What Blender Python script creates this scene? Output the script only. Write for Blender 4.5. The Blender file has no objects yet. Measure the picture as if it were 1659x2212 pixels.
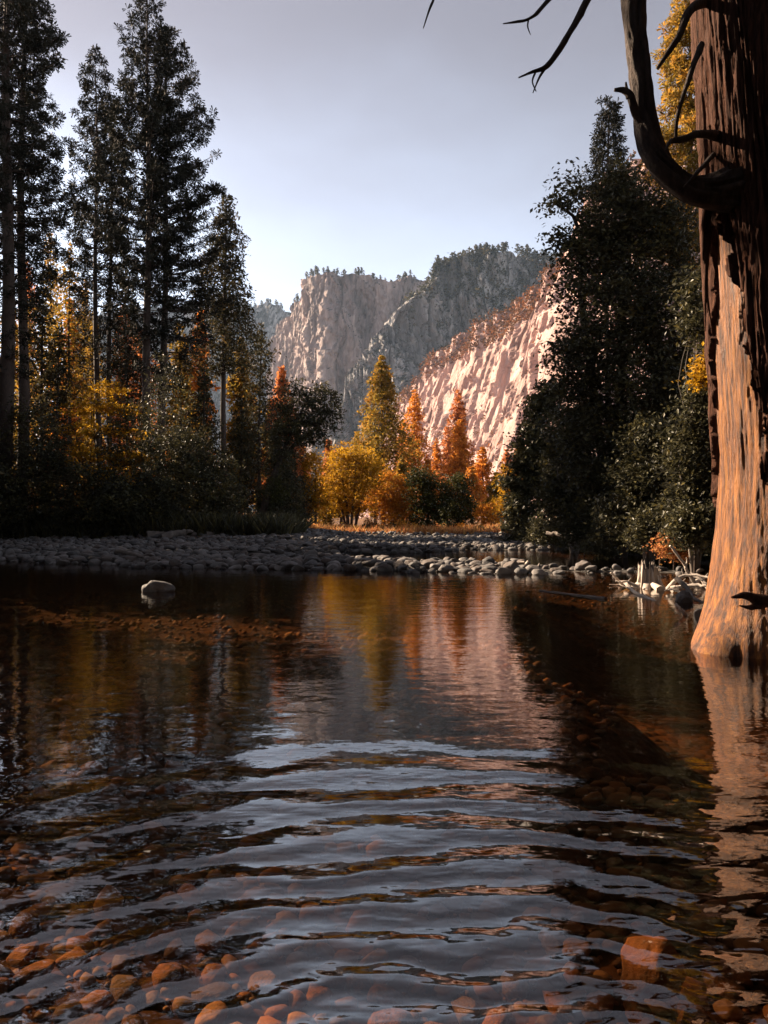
import bpy, math, random
import numpy as np
from math import radians, sin, cos, pi

# ------------------------------------------------------------------ camera, sky, sun, exposure
SC = bpy.context.scene
COL = SC.collection
CAM_H = 1.5
cam_d = bpy.data.cameras.new('camera'); cam = bpy.data.objects.new('camera', cam_d); COL.objects.link(cam)
cam.location = (0, 0, CAM_H)
cam_d.sensor_fit = 'VERTICAL'; cam_d.sensor_height = 24.0
cam_d.lens = 24.0 * 769.0 / 1024.0
cam.rotation_euler = (radians(90) + math.atan(8 / 769.0), 0, 0)
cam_d.clip_start = 0.05; cam_d.clip_end = 20000
SC.camera = cam

SUN_AZ = radians(58)      # left of the view direction
SUN_EL = radians(30)
world = bpy.data.worlds.new('World'); SC.world = world; world.use_nodes = True
nt = world.node_tree; nt.nodes.clear()
sky = nt.nodes.new('ShaderNodeTexSky'); sky.sky_type = 'NISHITA'; sky.sun_disc = False
sky.sun_elevation = SUN_EL; sky.sun_rotation = -SUN_AZ + 2 * pi
sky.altitude = 1200; sky.air_density = 1.0; sky.dust_density = 1.2; sky.ozone_density = 1.0
hsv = nt.nodes.new('ShaderNodeHueSaturation'); hsv.inputs['Saturation'].default_value = 0.50
bg = nt.nodes.new('ShaderNodeBackground'); bg.inputs['Strength'].default_value = 0.058
wo = nt.nodes.new('ShaderNodeOutputWorld')
nt.links.new(sky.outputs[0], hsv.inputs['Color'])
wtc = nt.nodes.new('ShaderNodeTexCoord'); wsep = nt.nodes.new('ShaderNodeSeparateXYZ'); nt.links.new(wtc.outputs['Generated'], wsep.inputs[0])
wn = nt.nodes.new('ShaderNodeTexNoise'); wn.inputs['Scale'].default_value = 2.2; wn.inputs['Detail'].default_value = 5; wn.inputs['Roughness'].default_value = .5
wmp = nt.nodes.new('ShaderNodeMapping'); wmp.inputs['Scale'].default_value = (1, 1, 2.2); nt.links.new(wtc.outputs['Generated'], wmp.inputs[0]); nt.links.new(wmp.outputs[0], wn.inputs['Vector'])
wma = nt.nodes.new('ShaderNodeMath'); wma.operation = 'MULTIPLY_ADD'; wma.inputs[1].default_value = .34; nt.links.new(wn.outputs['Fac'], wma.inputs[0]); nt.links.new(wsep.outputs['Z'], wma.inputs[2])
wmr = nt.nodes.new('ShaderNodeMapRange'); wmr.interpolation_type = 'SMOOTHSTEP'; wmr.inputs['From Min'].default_value = .40; wmr.inputs['From Max'].default_value = .76; nt.links.new(wma.outputs[0], wmr.inputs[0])
wcl = nt.nodes.new('ShaderNodeMix'); wcl.data_type = 'RGBA'; wcl.inputs[6].default_value = (.99, .98, 1.0, 1); wcl.inputs[7].default_value = (.58, .50, .48, 1); nt.links.new(wmr.outputs[0], wcl.inputs[0])
tint = nt.nodes.new('ShaderNodeMix'); tint.data_type = 'RGBA'; tint.blend_type = 'MULTIPLY'; tint.inputs[0].default_value = 1.0
nt.links.new(wcl.outputs[2], tint.inputs[7]); nt.links.new(hsv.outputs[0], tint.inputs[6]); nt.links.new(tint.outputs[2], bg.inputs[0]); nt.links.new(bg.outputs[0], wo.inputs[0])

sun_d = bpy.data.lights.new('sun', 'SUN'); sun = bpy.data.objects.new('sun', sun_d); COL.objects.link(sun)
sun_d.energy = 5.0; sun_d.angle = radians(0.5); sun_d.color = (1.0, 0.78, 0.56)
S = np.array([-sin(SUN_AZ) * cos(SUN_EL), cos(SUN_AZ) * cos(SUN_EL), sin(SUN_EL)])
from mathutils import Vector
sun.rotation_euler = Vector(S).to_track_quat('Z', 'Y').to_euler()
sun.location = (-60, 40, 60)

SC.view_settings.view_transform = 'Standard'; SC.view_settings.look = 'None'
SC.view_settings.gamma = 1.0; SC.view_settings.use_curve_mapping = False
SC.view_settings.exposure = 2.2
SC.cycles.use_denoising = True
SC.cycles.max_bounces = 8; SC.cycles.transparent_max_bounces = 8
SC.cycles.diffuse_bounces = 3; SC.cycles.glossy_bounces = 3; SC.cycles.transmission_bounces = 3
SC.cycles.volume_bounces = 0

HAZE = 0.00004
RNG = np.random.default_rng(7)
# the photograph studied at 1659 px width: focal length and centre in those pixels
F = 1661.0
def PX(x, Y): return (x - 829.5) / F * Y
def PZ(y, Y): return CAM_H + (1123.0 - y) / F * Y

# ------------------------------------------------------------------ noise
def _hash(ix, iy, iz, seed):
    h = (ix.astype(np.int64) * 374761393 + iy.astype(np.int64) * 668265263 + iz.astype(np.int64) * 2147483647 + seed * 974634777) & 0xffffffff
    h = ((h ^ (h >> 13)) * 1274126177) & 0xffffffff
    h = ((h ^ (h >> 16)) * 2246822519) & 0xffffffff
    return ((h ^ (h >> 15)) & 0xffffff) / float(0xffffff)
def vnoise(x, y, z=None, seed=0):
    x = np.asarray(x, float); y = np.asarray(y, float)
    z = np.zeros_like(x) if z is None else np.asarray(z, float)
    x, y, z = np.broadcast_arrays(x, y, z)
    ix, iy, iz = np.floor(x), np.floor(y), np.floor(z)
    fx, fy, fz = x - ix, y - iy, z - iz
    fx = fx * fx * (3 - 2 * fx); fy = fy * fy * (3 - 2 * fy); fz = fz * fz * (3 - 2 * fz)
    r = 0
    for dx in (0, 1):
        wx = fx if dx else 1 - fx
        for dy in (0, 1):
            wy = fy if dy else 1 - fy
            for dz in (0, 1):
                wz = fz if dz else 1 - fz
                r = r + wx * wy * wz * _hash(ix + dx, iy + dy, iz + dz, seed)
    return r * 2 - 1
def fbm(x, y, z=None, seed=0, oct=4, gain=0.5):
    a, r, f = 1.0, 0, 1.0
    for i in range(oct):
        r = r + a * vnoise(np.asarray(x) * f, np.asarray(y) * f, None if z is None else np.asarray(z) * f, seed + i * 17)
        a *= gain; f *= 2.03
    return r
def sstep(a, b, x):
    t = np.clip((np.asarray(x, float) - a) / (b - a), 0, 1); return t * t * (3 - 2 * t)

# ------------------------------------------------------------------ mesh and object helpers
def make_mesh(name, v, f, tone=None, smooth=False):
    """v (n,3); f one array (m,3|4) or a list of such arrays"""
    v = np.ascontiguousarray(v, dtype=np.float32)
    fs = [np.asarray(a, dtype=np.int32) for a in (f if isinstance(f, list) else [f]) if len(a)]
    loops = np.concatenate([a.ravel() for a in fs])
    totals = np.concatenate([np.full(len(a), a.shape[1], np.int32) for a in fs])
    starts = np.concatenate([[0], np.cumsum(totals)[:-1]]).astype(np.int32)
    me = bpy.data.meshes.new(name)
    me.vertices.add(len(v)); me.vertices.foreach_set('co', v.ravel())
    me.loops.add(len(loops)); me.loops.foreach_set('vertex_index', loops)
    me.polygons.add(len(totals)); me.polygons.foreach_set('loop_start', starts)
    me.polygons.foreach_set('loop_total', totals)
    me.polygons.foreach_set('use_smooth', np.full(len(totals), smooth, dtype=bool))
    if tone is not None:
        at = me.attributes.new('tone', 'FLOAT', 'POINT'); at.data.foreach_set('value', np.asarray(tone, np.float32))
    me.update(); me.validate()
    return me
def obj(name, me, mat=None, parent=None, loc=None, rotz=0.0):
    o = bpy.data.objects.new(name, me); COL.objects.link(o)
    if mat is not None and me is not None and not me.materials: me.materials.append(mat)
    if parent is not None: o.parent = parent
    if loc is not None: o.location = loc
    o.rotation_euler.z = rotz
    return o
def tag(o, label, cat, group=None, kind=None):
    if label: o['label'] = label
    if cat: o['category'] = cat
    if group: o['group'] = group
    if kind: o['kind'] = kind
    return o
def thing(name, label, cat, loc, rotz=0.0, group=None):
    o = bpy.data.objects.new(name, None); COL.objects.link(o)
    o.empty_display_size = 0.2
    o.location = loc; o.rotation_euler.z = rotz
    return tag(o, label, cat, group)

class Acc:
    """collects vertices and faces of one part"""
    def __init__(s): s.v = []; s.f3 = []; s.f4 = []; s.t = []; s.n = 0
    def add(s, v, f, tone=0.5):
        v = np.asarray(v, float); f = np.asarray(f)
        (s.f4 if f.shape[1] == 4 else s.f3).append(f + s.n)
        s.v.append(v); s.t.append(np.broadcast_to(np.asarray(tone, float), (len(v),)).copy()); s.n += len(v)
    def mesh(s, name, smooth=True):
        fs = []
        if s.f4: fs.append(np.concatenate(s.f4))
        if s.f3: fs.append(np.concatenate(s.f3))
        return make_mesh(name, np.concatenate(s.v), fs, np.concatenate(s.t), smooth)

def tube(acc, pts, radii, sides=6, rough=0.0, seed=0, tone=0.5, cap=True):
    pts = np.asarray(pts, float); n = len(pts)
    radii = np.asarray(radii, float)
    d = np.gradient(pts, axis=0); d /= np.linalg.norm(d, axis=1)[:, None] + 1e-9
    ref = np.array([0.0, 0.0, 1.0]) if abs(d[0, 2]) < 0.9 else np.array([1.0, 0.0, 0.0])
    u = np.cross(d, ref); u /= np.linalg.norm(u, axis=1)[:, None] + 1e-9
    w = np.cross(d, u)
    a = np.linspace(0, 2 * pi, sides, endpoint=False)
    R = np.repeat(radii[:, None], sides, 1)
    if rough:
        s = np.cumsum(np.r_[0, np.linalg.norm(np.diff(pts, axis=0), axis=1)])
        R = R * (1 + rough * fbm(np.cos(a)[None] * 2.2 + 7, np.sin(a)[None] * 2.2, (s / (radii.mean() * 6))[:, None], seed, 3))
        if sides >= 16:
            rd = np.abs(fbm(np.cos(a)[None] * 5, np.sin(a)[None] * 5, (s / (radii.mean() * 9))[:, None], seed + 50, 4, .6))
            R = R * (1.06 - .22 * np.exp(-(rd / .14) ** 2)) + .05 * radii.mean() * fbm(np.cos(a)[None] * 9, np.sin(a)[None] * 9, (s / .25)[:, None], seed + 70, 3)
    v = pts[:, None] + R[..., None] * (np.cos(a)[None, :, None] * u[:, None] + np.sin(a)[None, :, None] * w[:, None])
    v = v.reshape(-1, 3)
    i = np.arange(n - 1)[:, None] * sides; j = np.arange(sides)[None]; j2 = (j + 1) % sides
    f = np.stack([i + j, i + j2, i + sides + j2, i + sides + j], -1).reshape(-1, 4)
    acc.add(v, f, tone)
    if cap:
        k0 = acc.n
        acc.add(np.vstack([v[-sides:], pts[-1]]), [[q, (q + 1) % sides, sides] for q in range(sides)], tone)
        acc.add(np.vstack([v[:sides], pts[0]]), [[(q + 1) % sides, q, sides] for q in range(sides)], tone)

def bezier(P, n):
    """Catmull-Rom through the points"""
    P = np.asarray(P, float)
    Q = np.vstack([2 * P[0] - P[1], P, 2 * P[-1] - P[-2]])
    out = []
    segs = len(P) - 1
    for t in np.linspace(0, segs, n):
        k = min(int(t), segs - 1); u = t - k
        a, b, c, d = Q[k], Q[k + 1], Q[k + 2], Q[k + 3]
        out.append(0.5 * (2 * b + (c - a) * u + (2 * a - 5 * b + 4 * c - d) * u ** 2 + (3 * b - a - 3 * c + d) * u ** 3))
    return np.array(out)

# ------------------------------------------------------------------ materials
def mat_new(name):
    m = bpy.data.materials.new(name); m.use_nodes = True
    t = m.node_tree; t.nodes.clear()
    out = t.nodes.new('ShaderNodeOutputMaterial')
    return m, t, out
def node(t, kind, **kw):
    n = t.nodes.new(kind)
    for k, v in kw.items():
        if k.startswith('_'): setattr(n, k[1:], v)
        else: n.inputs[k.replace('__', ' ')].default_value = v
    return n
def ramp(t, stops, interp='LINEAR'):
    r = t.nodes.new('ShaderNodeValToRGB'); r.color_ramp.interpolation = interp
    e = r.color_ramp.elements
    while len(e) < len(stops): e.new(0.5)
    for k, (p, c) in enumerate(stops):
        e[k].position = p; e[k].color = (*c, 1) if len(c) == 3 else c
    return r
def noise_node(t, scale, detail=4, rough=0.55, stretch=None, coord='Object', dist=0.0):
    tc = t.nodes.new('ShaderNodeTexCoord'); n = t.nodes.new('ShaderNodeTexNoise')
    n.inputs['Scale'].default_value = scale; n.inputs['Detail'].default_value = detail
    n.inputs['Roughness'].default_value = rough; n.inputs['Distortion'].default_value = dist
    if stretch:
        mp = t.nodes.new('ShaderNodeMapping'); mp.inputs['Scale'].default_value = stretch
        t.links.new(tc.outputs[coord], mp.inputs[0]); t.links.new(mp.outputs[0], n.inputs['Vector'])
    else: t.links.new(tc.outputs[coord], n.inputs['Vector'])
    return n

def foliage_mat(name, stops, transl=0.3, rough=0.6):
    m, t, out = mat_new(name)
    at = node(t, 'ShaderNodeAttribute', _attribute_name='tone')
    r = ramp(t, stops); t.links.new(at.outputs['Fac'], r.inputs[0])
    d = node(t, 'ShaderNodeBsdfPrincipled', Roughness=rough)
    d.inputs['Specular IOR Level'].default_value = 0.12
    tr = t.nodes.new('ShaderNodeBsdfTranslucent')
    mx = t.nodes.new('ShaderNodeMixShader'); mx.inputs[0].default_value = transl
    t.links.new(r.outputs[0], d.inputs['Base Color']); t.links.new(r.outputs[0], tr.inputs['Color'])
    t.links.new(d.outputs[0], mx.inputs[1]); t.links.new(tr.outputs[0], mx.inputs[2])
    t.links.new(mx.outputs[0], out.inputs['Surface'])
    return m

def surf_mat(name, stops, scale, stretch=None, detail=6, rough=0.85, bump=0.0, bump_scale=None, spec=0.3, coord='Object', dist=0.0, bstretch=None):
    m, t, out = mat_new(name)
    n = noise_node(t, scale, detail, 0.6, stretch, coord, dist)
    r = ramp(t, stops); t.links.new(n.outputs['Fac'], r.inputs[0])
    d = node(t, 'ShaderNodeBsdfPrincipled', Roughness=rough); d.inputs['Specular IOR Level'].default_value = spec
    t.links.new(r.outputs[0], d.inputs['Base Color'])
    if bump:
        n2 = noise_node(t, bump_scale or scale * 3, 6, 0.65, bstretch or stretch, coord)
        b = node(t, 'ShaderNodeBump', Strength=1.0, Distance=bump)
        t.links.new(n2.outputs['Fac'], b.inputs['Height']); t.links.new(b.outputs[0], d.inputs['Normal'])
    t.links.new(d.outputs[0], out.inputs['Surface'])
    return m

M = {}
M['pine'] = foliage_mat('pine_needles', [(0, (.008, .0085, .0065)), (.6, (.018, .0185, .013)), (1, (.032, .029, .018))], .10, .8)
M['cedar'] = foliage_mat('cedar_sprays', [(0, (.022, .023, .014)), (.6, (.055, .05, .024)), (1, (.13, .085, .03))], .25)
M['golden'] = foliage_mat('golden_conifer', [(0, (.07, .055, .012)), (.5, (.22, .145, .024)), (1, (.46, .23, .035))], .5)
M['orange'] = foliage_mat('orange_conifer', [(0, (.24, .085, .015)), (.5, (.55, .20, .028)), (1, (.70, .32, .06))], .55)
M['rust'] = foliage_mat('rust_conifer', [(0, (.20, .07, .024)), (.5, (.46, .16, .05)), (1, (.62, .25, .09))], .55)
M['maple'] = foliage_mat('yellow_maple_leaves', [(0, (.16, .09, .008)), (.5, (.40, .21, .012)), (1, (.56, .32, .03))], .5)
M['amber'] = foliage_mat('amber_leaves', [(0, (.26, .09, .012)), (.5, (.5, .19, .02)), (1, (.6, .30, .04))], .5)
M['olive'] = foliage_mat('olive_leaves', [(0, (.02, .022, .008)), (.6, (.05, .05, .014)), (1, (.10, .085, .02))], .3)
M['dark'] = foliage_mat('dark_leaves', [(0, (.030, .029, .022)), (.7, (.066, .062, .030)), (1, (.125, .10, .034))], .25, .42)
M['brush'] = foliage_mat('dry_brush', [(0, (.20, .07, .03)), (.5, (.42, .17, .06)), (1, (.58, .36, .12))], .45)
M['hill'] = foliage_mat('hillside_scrub', [(0, (.05, .032, .018)), (.6, (.16, .07, .03)), (1, (.28, .105, .04))], .3)
M['bark'] = surf_mat('pine_bark', [(.3, (.025, .018, .015)), (.7, (.075, .05, .038))], 6, (4, 4, .7), bump=.02, bump_scale=9)
M['stone'] = surf_mat('river_stone', [(.25, (.13, .125, .125)), (.55, (.24, .23, .225)), (.8, (.36, .34, .32))], 2.2, detail=8, rough=.8, bump=.006, bump_scale=14)
M['wetstone'] = surf_mat('submerged_stone', [(.25, (.07, .028, .011)), (.5, (.22, .085, .028)), (.75, (.36, .16, .055))], 2.0, detail=7, rough=.9, bump=.008, bump_scale=12)
M['wood'] = surf_mat('driftwood', [(.25, (.20, .16, .13)), (.6, (.42, .36, .31)), (.85, (.60, .54, .48))], 3, (1, 1, 1), rough=.8, bump=.004, bump_scale=30)
M['darkwood'] = surf_mat('old_log', [(.25, (.05, .042, .036)), (.7, (.17, .14, .12))], 3, rough=.9, bump=.01, bump_scale=12)
M['stem'] = surf_mat('bare_stem', [(.3, (.16, .11, .08)), (.7, (.36, .27, .2))], 5, rough=.85)

# ------------------------------------------------------------------ the ground: riverbed, bar and banks in one sheet
def near_edge(X):
    return np.interp(X, [-60, -20, -14, -9.5, -6, 0, 2.2, 5.2, 7, 12], [46, 34, 28, 25.2, 23.4, 22.4, 21.6, 20.9, 21.2, 21.5])
def right_bank(Y):
    return np.interp(Y, [-60, -5, 2, 7, 12, 20, 24, 35, 55, 66, 80, 200], [9, 6.4, 5.4, 4.6, 6.9, 9.0, 9.8, 9.4, 9.0, 13, 22, 30])
def ground_z(X, Y):
    X = np.asarray(X, float); Y = np.asarray(Y, float)
    n = fbm(X * .35, Y * .35, None, 3, 3)
    n2 = fbm(X * 1.3, Y * 1.3, None, 9, 3)
    e = near_edge(X) + .5 * fbm(X * .5, Y * 0, None, 31, 3)
    bed = -.42 - .12 * sstep(3, 9, Y) + .07 * n + .03 * n2 - .12 * sstep(1, 4, X) * sstep(12, 3, Y)
    bed = bed - .85 * sstep(.8, 2.6, X - .12 * Y + .6 * n) * sstep(5.0, 8.0, Y) * sstep(19, 15, Y)
    bar = .02 + .07 * n + .05 * n2 + .016 * np.clip(Y - e, 0, 40)
    z = bed + (bar - bed) * sstep(-1.6, .9, Y - e)
    # the side channel behind the near bar
    c0 = np.interp(X, [-9, -4, 0, 3, 6, 9], [29.5, 28.5, 27.3, 25.8, 23.8, 22.5]); c1 = np.interp(X, [-9, -4, 0, 3, 6, 9], [30, 32, 34, 37, 44, 52])
    ch = sstep(-7, -4, X + .8 * n) * sstep(-.9, .6, Y - c0) * sstep(.9, -.8, Y - c1)
    z = z + (-.30 + .08 * n - z) * ch
    # low ground with shallow puddles further up the river
    up = sstep(-6, 0, X) * sstep(33, 40, Y) * sstep(66, 60, Y)
    z = z + (.02 + .11 * n + .06 * n2 - z) * up * .9
    # far shore
    fs = sstep(57, 68, Y)
    z = z + (.34 + .1 * n + .001 * np.clip(Y - 68, 0, 300) - z) * fs
    # left bank
    xl = np.interp(Y, [-60, 10, 26, 34, 46, 60], [-15, -15, -17.5, -24, -30, -34])
    lb = sstep(0, 5, xl - X)
    z = z + (.9 + .2 * n - z) * lb
    lb2 = sstep(46, 53, Y + .25 * X + 6) * sstep(-3, -10, X)
    z = z + (.62 + .15 * n - z) * lb2 * (1 - lb)
    rb = sstep(0, 3.5, X - right_bank(Y) - .5 * n)
    z = z + (.85 + .25 * n - z) * rb * sstep(300, 100, Y)
    # the bank behind the camera
    z = z + (.7 - z) * sstep(-4, -9, Y)
    # valley floor beyond
    z = z + (1.0 + 2.5 * n) * sstep(140, 500, np.hypot(X, Y))
    return z
def sinh_axis(a, b, c, n, k=9.0):
    L = max(b - c, c - a)
    u = np.linspace(np.arcsinh((a - c) / L * np.sinh(k)) / k, np.arcsinh((b - c) / L * np.sinh(k)) / k, n)
    return c + L * np.sinh(k * u) / np.sinh(k)
def grid_faces(nu, nv):
    i = np.arange(nu - 1)[:, None] * nv; j = np.arange(nv - 1)[None]
    return np.stack([i + j, i + nv + j, i + nv + j + 1, i + j + 1], -1).reshape(-1, 4)
gx = sinh_axis(-2400, 2400, 0, 290, 8.0); gy = sinh_axis(-900, 3150, 9, 350, 8.0)
GX, GY = np.meshgrid(gx, gy, indexing='ij')
GZ = ground_z(GX, GY)
g_me = make_mesh('ground', np.stack([GX, GY, GZ], -1).reshape(-1, 3), grid_faces(len(gx), len(gy)), None, True)
def ground_material():
    m, t, out = mat_new('ground_gravel_and_earth')
    geo = t.nodes.new('ShaderNodeNewGeometry'); sep = t.nodes.new('ShaderNodeSeparateXYZ')
    t.links.new(geo.outputs['Position'], sep.inputs[0])
    n1 = noise_node(t, 2.6, 6, .65); n2 = noise_node(t, .25, 5, .6); vo = t.nodes.new('ShaderNodeTexVoronoi')
    tc = t.nodes.new('ShaderNodeTexCoord'); t.links.new(tc.outputs['Object'], vo.inputs['Vector']); vo.inputs['Scale'].default_value = 7
    bedc = ramp(t, [(.25, (.014, .008, .004)), (.55, (.05, .024, .009)), (.8, (.12, .055, .02))])
    gravel = ramp(t, [(.3, (.025, .023, .022)), (.7, (.07, .065, .06))])
    earth = ramp(t, [(.3, (.05, .028, .016)), (.55, (.13, .065, .032)), (.8, (.22, .12, .06))])
    t.links.new(n1.outputs['Fac'], bedc.inputs[0]); t.links.new(n1.outputs['Fac'], gravel.inputs[0]); t.links.new(n2.outputs['Fac'], earth.inputs[0])
    w1 = node(t, 'ShaderNodeMapRange', **{'From Min': -.10, 'From Max': .02}); t.links.new(sep.outputs['Z'], w1.inputs[0])
    w2 = node(t, 'ShaderNodeMapRange', **{'From Min': .25, 'From Max': .5}); t.links.new(sep.outputs['Z'], w2.inputs[0])
    m1 = t.nodes.new('ShaderNodeMix'); m1.data_type = 'RGBA'; m2 = t.nodes.new('ShaderNodeMix'); m2.data_type = 'RGBA'
    t.links.new(w1.outputs[0], m1.inputs[0]); t.links.new(bedc.outputs[0], m1.inputs[6]); t.links.new(gravel.outputs[0], m1.inputs[7])
    t.links.new(w2.outputs[0], m2.inputs[0]); t.links.new(m1.outputs[2], m2.inputs[6]); t.links.new(earth.outputs[0], m2.inputs[7])
    d = node(t, 'ShaderNodeBsdfPrincipled', Roughness=.95); d.inputs['Specular IOR Level'].default_value = .1
    t.links.new(m2.outputs[2], d.inputs['Base Color'])
    b = node(t, 'ShaderNodeBump', Strength=1.0, Distance=.05); t.links.new(vo.outputs['Distance'], b.inputs['Height'])
    b.invert = True
    t.links.new(b.outputs[0], d.inputs['Normal']); t.links.new(d.outputs[0], out.inputs['Surface'])
    return m
ground = obj('ground', g_me, ground_material()); tag(ground, None, None, kind='structure')

# ------------------------------------------------------------------ water
def water_material():
    m, t, out = mat_new('river_water')
    geo = t.nodes.new('ShaderNodeNewGeometry')
    def mth(op, a, b=None, c=None):
        n = t.nodes.new('ShaderNodeMath'); n.operation = op
        for k, q in enumerate((a, b, c)):
            if q is None: continue
            if isinstance(q, (int, float)): n.inputs[k].default_value = q
            else: t.links.new(q, n.inputs[k])
        return n.outputs[0]
    sep = t.nodes.new('ShaderNodeSeparateXYZ'); t.links.new(geo.outputs['Position'], sep.inputs[0])
    # rings spreading from where someone stands in the shallows
    wob = noise_node(t, 1.1, 2, .5, None, 'Object'); wob2 = noise_node(t, 4.0, 2, .5, (1, 2, 1), 'Object'); wob3 = noise_node(t, .9, 2, .5, (1, 1.6, 1), 'Object')
    dx = mth('SUBTRACT', sep.outputs[0], .35); dy = mth('SUBTRACT', sep.outputs[1], .15)
    r = mth('SQRT', mth('ADD', mth('MULTIPLY', dx, dx), mth('MULTIPLY', dy, dy)))
    r = mth('ADD', r, mth('MULTIPLY', mth('SUBTRACT', wob.outputs['Fac'], .5), .60))
    r = mth('ADD', r, mth('MULTIPLY', mth('SUBTRACT', wob2.outputs['Fac'], .5), .13))
    lam = mth('MAXIMUM', mth('ADD', .165, mth('MULTIPLY', mth('SUBTRACT', r, 2.1), .16)), .12)
    ph = mth('MULTIPLY', mth('LOGARITHM', lam, math.e), 2 * pi / .16)
    fade = mth('MULTIPLY', mth('SUBTRACT', 1.0, mth('SMOOTH_MIN', mth('MAXIMUM', mth('MULTIPLY', mth('SUBTRACT', r, 3.9), .7), 0.0), 1.0, .1)), mth('MULTIPLY_ADD', wob3.outputs['Fac'], .036, .003))
    ring = mth('MULTIPLY', mth('MULTIPLY', mth('SINE', ph), lam), fade)
    # wind ripples
    n1 = noise_node(t, 3.2, 3, .5, (1, 1.5, 1), 'Object'); n2 = noise_node(t, 11, 2, .5, (1, 1.6, 1), 'Object'); n3 = noise_node(t, .8, 2, .5, (1, 1.6, 1), 'Object')
    h = mth('ADD', ring, mth('MULTIPLY', n1.outputs['Fac'], .0045))
    h = mth('ADD', h, mth('MULTIPLY', n2.outputs['Fac'], .0009))
    h = mth('ADD', h, mth('MULTIPLY', n3.outputs['Fac'], .007))
    b = node(t, 'ShaderNodeBump', Strength=1.0, Distance=1.0); t.links.new(h, b.inputs['Height'])
    dt = t.nodes.new('ShaderNodeVectorMath'); dt.operation = 'DOT_PRODUCT'; t.links.new(b.outputs[0], dt.inputs[0]); t.links.new(geo.outputs['Incoming'], dt.inputs[1])
    cs = mth('MINIMUM', mth('ABSOLUTE', dt.outputs['Value']), 1.0)
    frs = mth('MULTIPLY_ADD', mth('POWER', mth('SUBTRACT', 1.0, cs), 3.7), .78, .12)
    gl = node(t, 'ShaderNodeBsdfGlossy', Roughness=.015); t.links.new(b.outputs[0], gl.inputs['Normal'])
    tr = t.nodes.new('ShaderNodeBsdfTransparent'); tr.inputs['Color'].default_value = (.76, .57, .39, 1)
    mx = t.nodes.new('ShaderNodeMixShader'); t.links.new(frs, mx.inputs[0])
    t.links.new(tr.outputs[0], mx.inputs[1]); t.links.new(gl.outputs[0], mx.inputs[2])
    t.links.new(mx.outputs[0], out.inputs['Surface'])
    return m
wv = np.array([[-60, -40, 0], [60, -40, 0], [60, 75, 0], [-60, 75, 0]], float)
water = obj('river_water', make_mesh('river_water', wv, np.array([[0, 1, 2, 3]])), water_material()); tag(water, None, None, kind='structure')

# ------------------------------------------------------------------ cliffs
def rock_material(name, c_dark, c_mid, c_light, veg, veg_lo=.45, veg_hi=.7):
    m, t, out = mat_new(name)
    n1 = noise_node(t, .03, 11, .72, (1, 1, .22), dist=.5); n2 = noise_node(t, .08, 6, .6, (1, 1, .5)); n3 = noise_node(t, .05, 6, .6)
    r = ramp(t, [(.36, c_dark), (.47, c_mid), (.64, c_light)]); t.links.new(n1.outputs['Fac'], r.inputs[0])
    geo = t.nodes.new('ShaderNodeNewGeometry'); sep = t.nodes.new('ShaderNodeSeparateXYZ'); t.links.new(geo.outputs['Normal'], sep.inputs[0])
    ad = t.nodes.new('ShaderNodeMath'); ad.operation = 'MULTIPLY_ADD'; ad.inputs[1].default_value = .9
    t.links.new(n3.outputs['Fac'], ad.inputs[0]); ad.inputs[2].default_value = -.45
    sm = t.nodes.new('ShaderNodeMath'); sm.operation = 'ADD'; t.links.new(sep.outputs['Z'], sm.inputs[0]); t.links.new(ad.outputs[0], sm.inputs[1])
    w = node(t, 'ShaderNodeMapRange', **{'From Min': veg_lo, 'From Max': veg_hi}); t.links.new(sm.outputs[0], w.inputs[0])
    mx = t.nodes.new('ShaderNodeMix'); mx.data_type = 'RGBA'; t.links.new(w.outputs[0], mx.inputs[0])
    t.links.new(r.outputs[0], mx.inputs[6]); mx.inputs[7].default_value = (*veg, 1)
    d = node(t, 'ShaderNodeBsdfPrincipled', Roughness=.9); d.inputs['Specular IOR Level'].default_value = .15
    t.links.new(mx.outputs[2], d.inputs['Base Color'])
    n4 = noise_node(t, .20, 10, .74, (1, 1, .30), dist=1.0)
    b = node(t, 'ShaderNodeBump', Strength=1.0, Distance=5.0); t.links.new(n4.outputs['Fac'], b.inputs['Height'])
    t.links.new(b.outputs[0], d.inputs['Normal']); t.links.new(d.outputs[0], out.inputs['Surface'])
    return m
CLIFFS = {}
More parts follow.
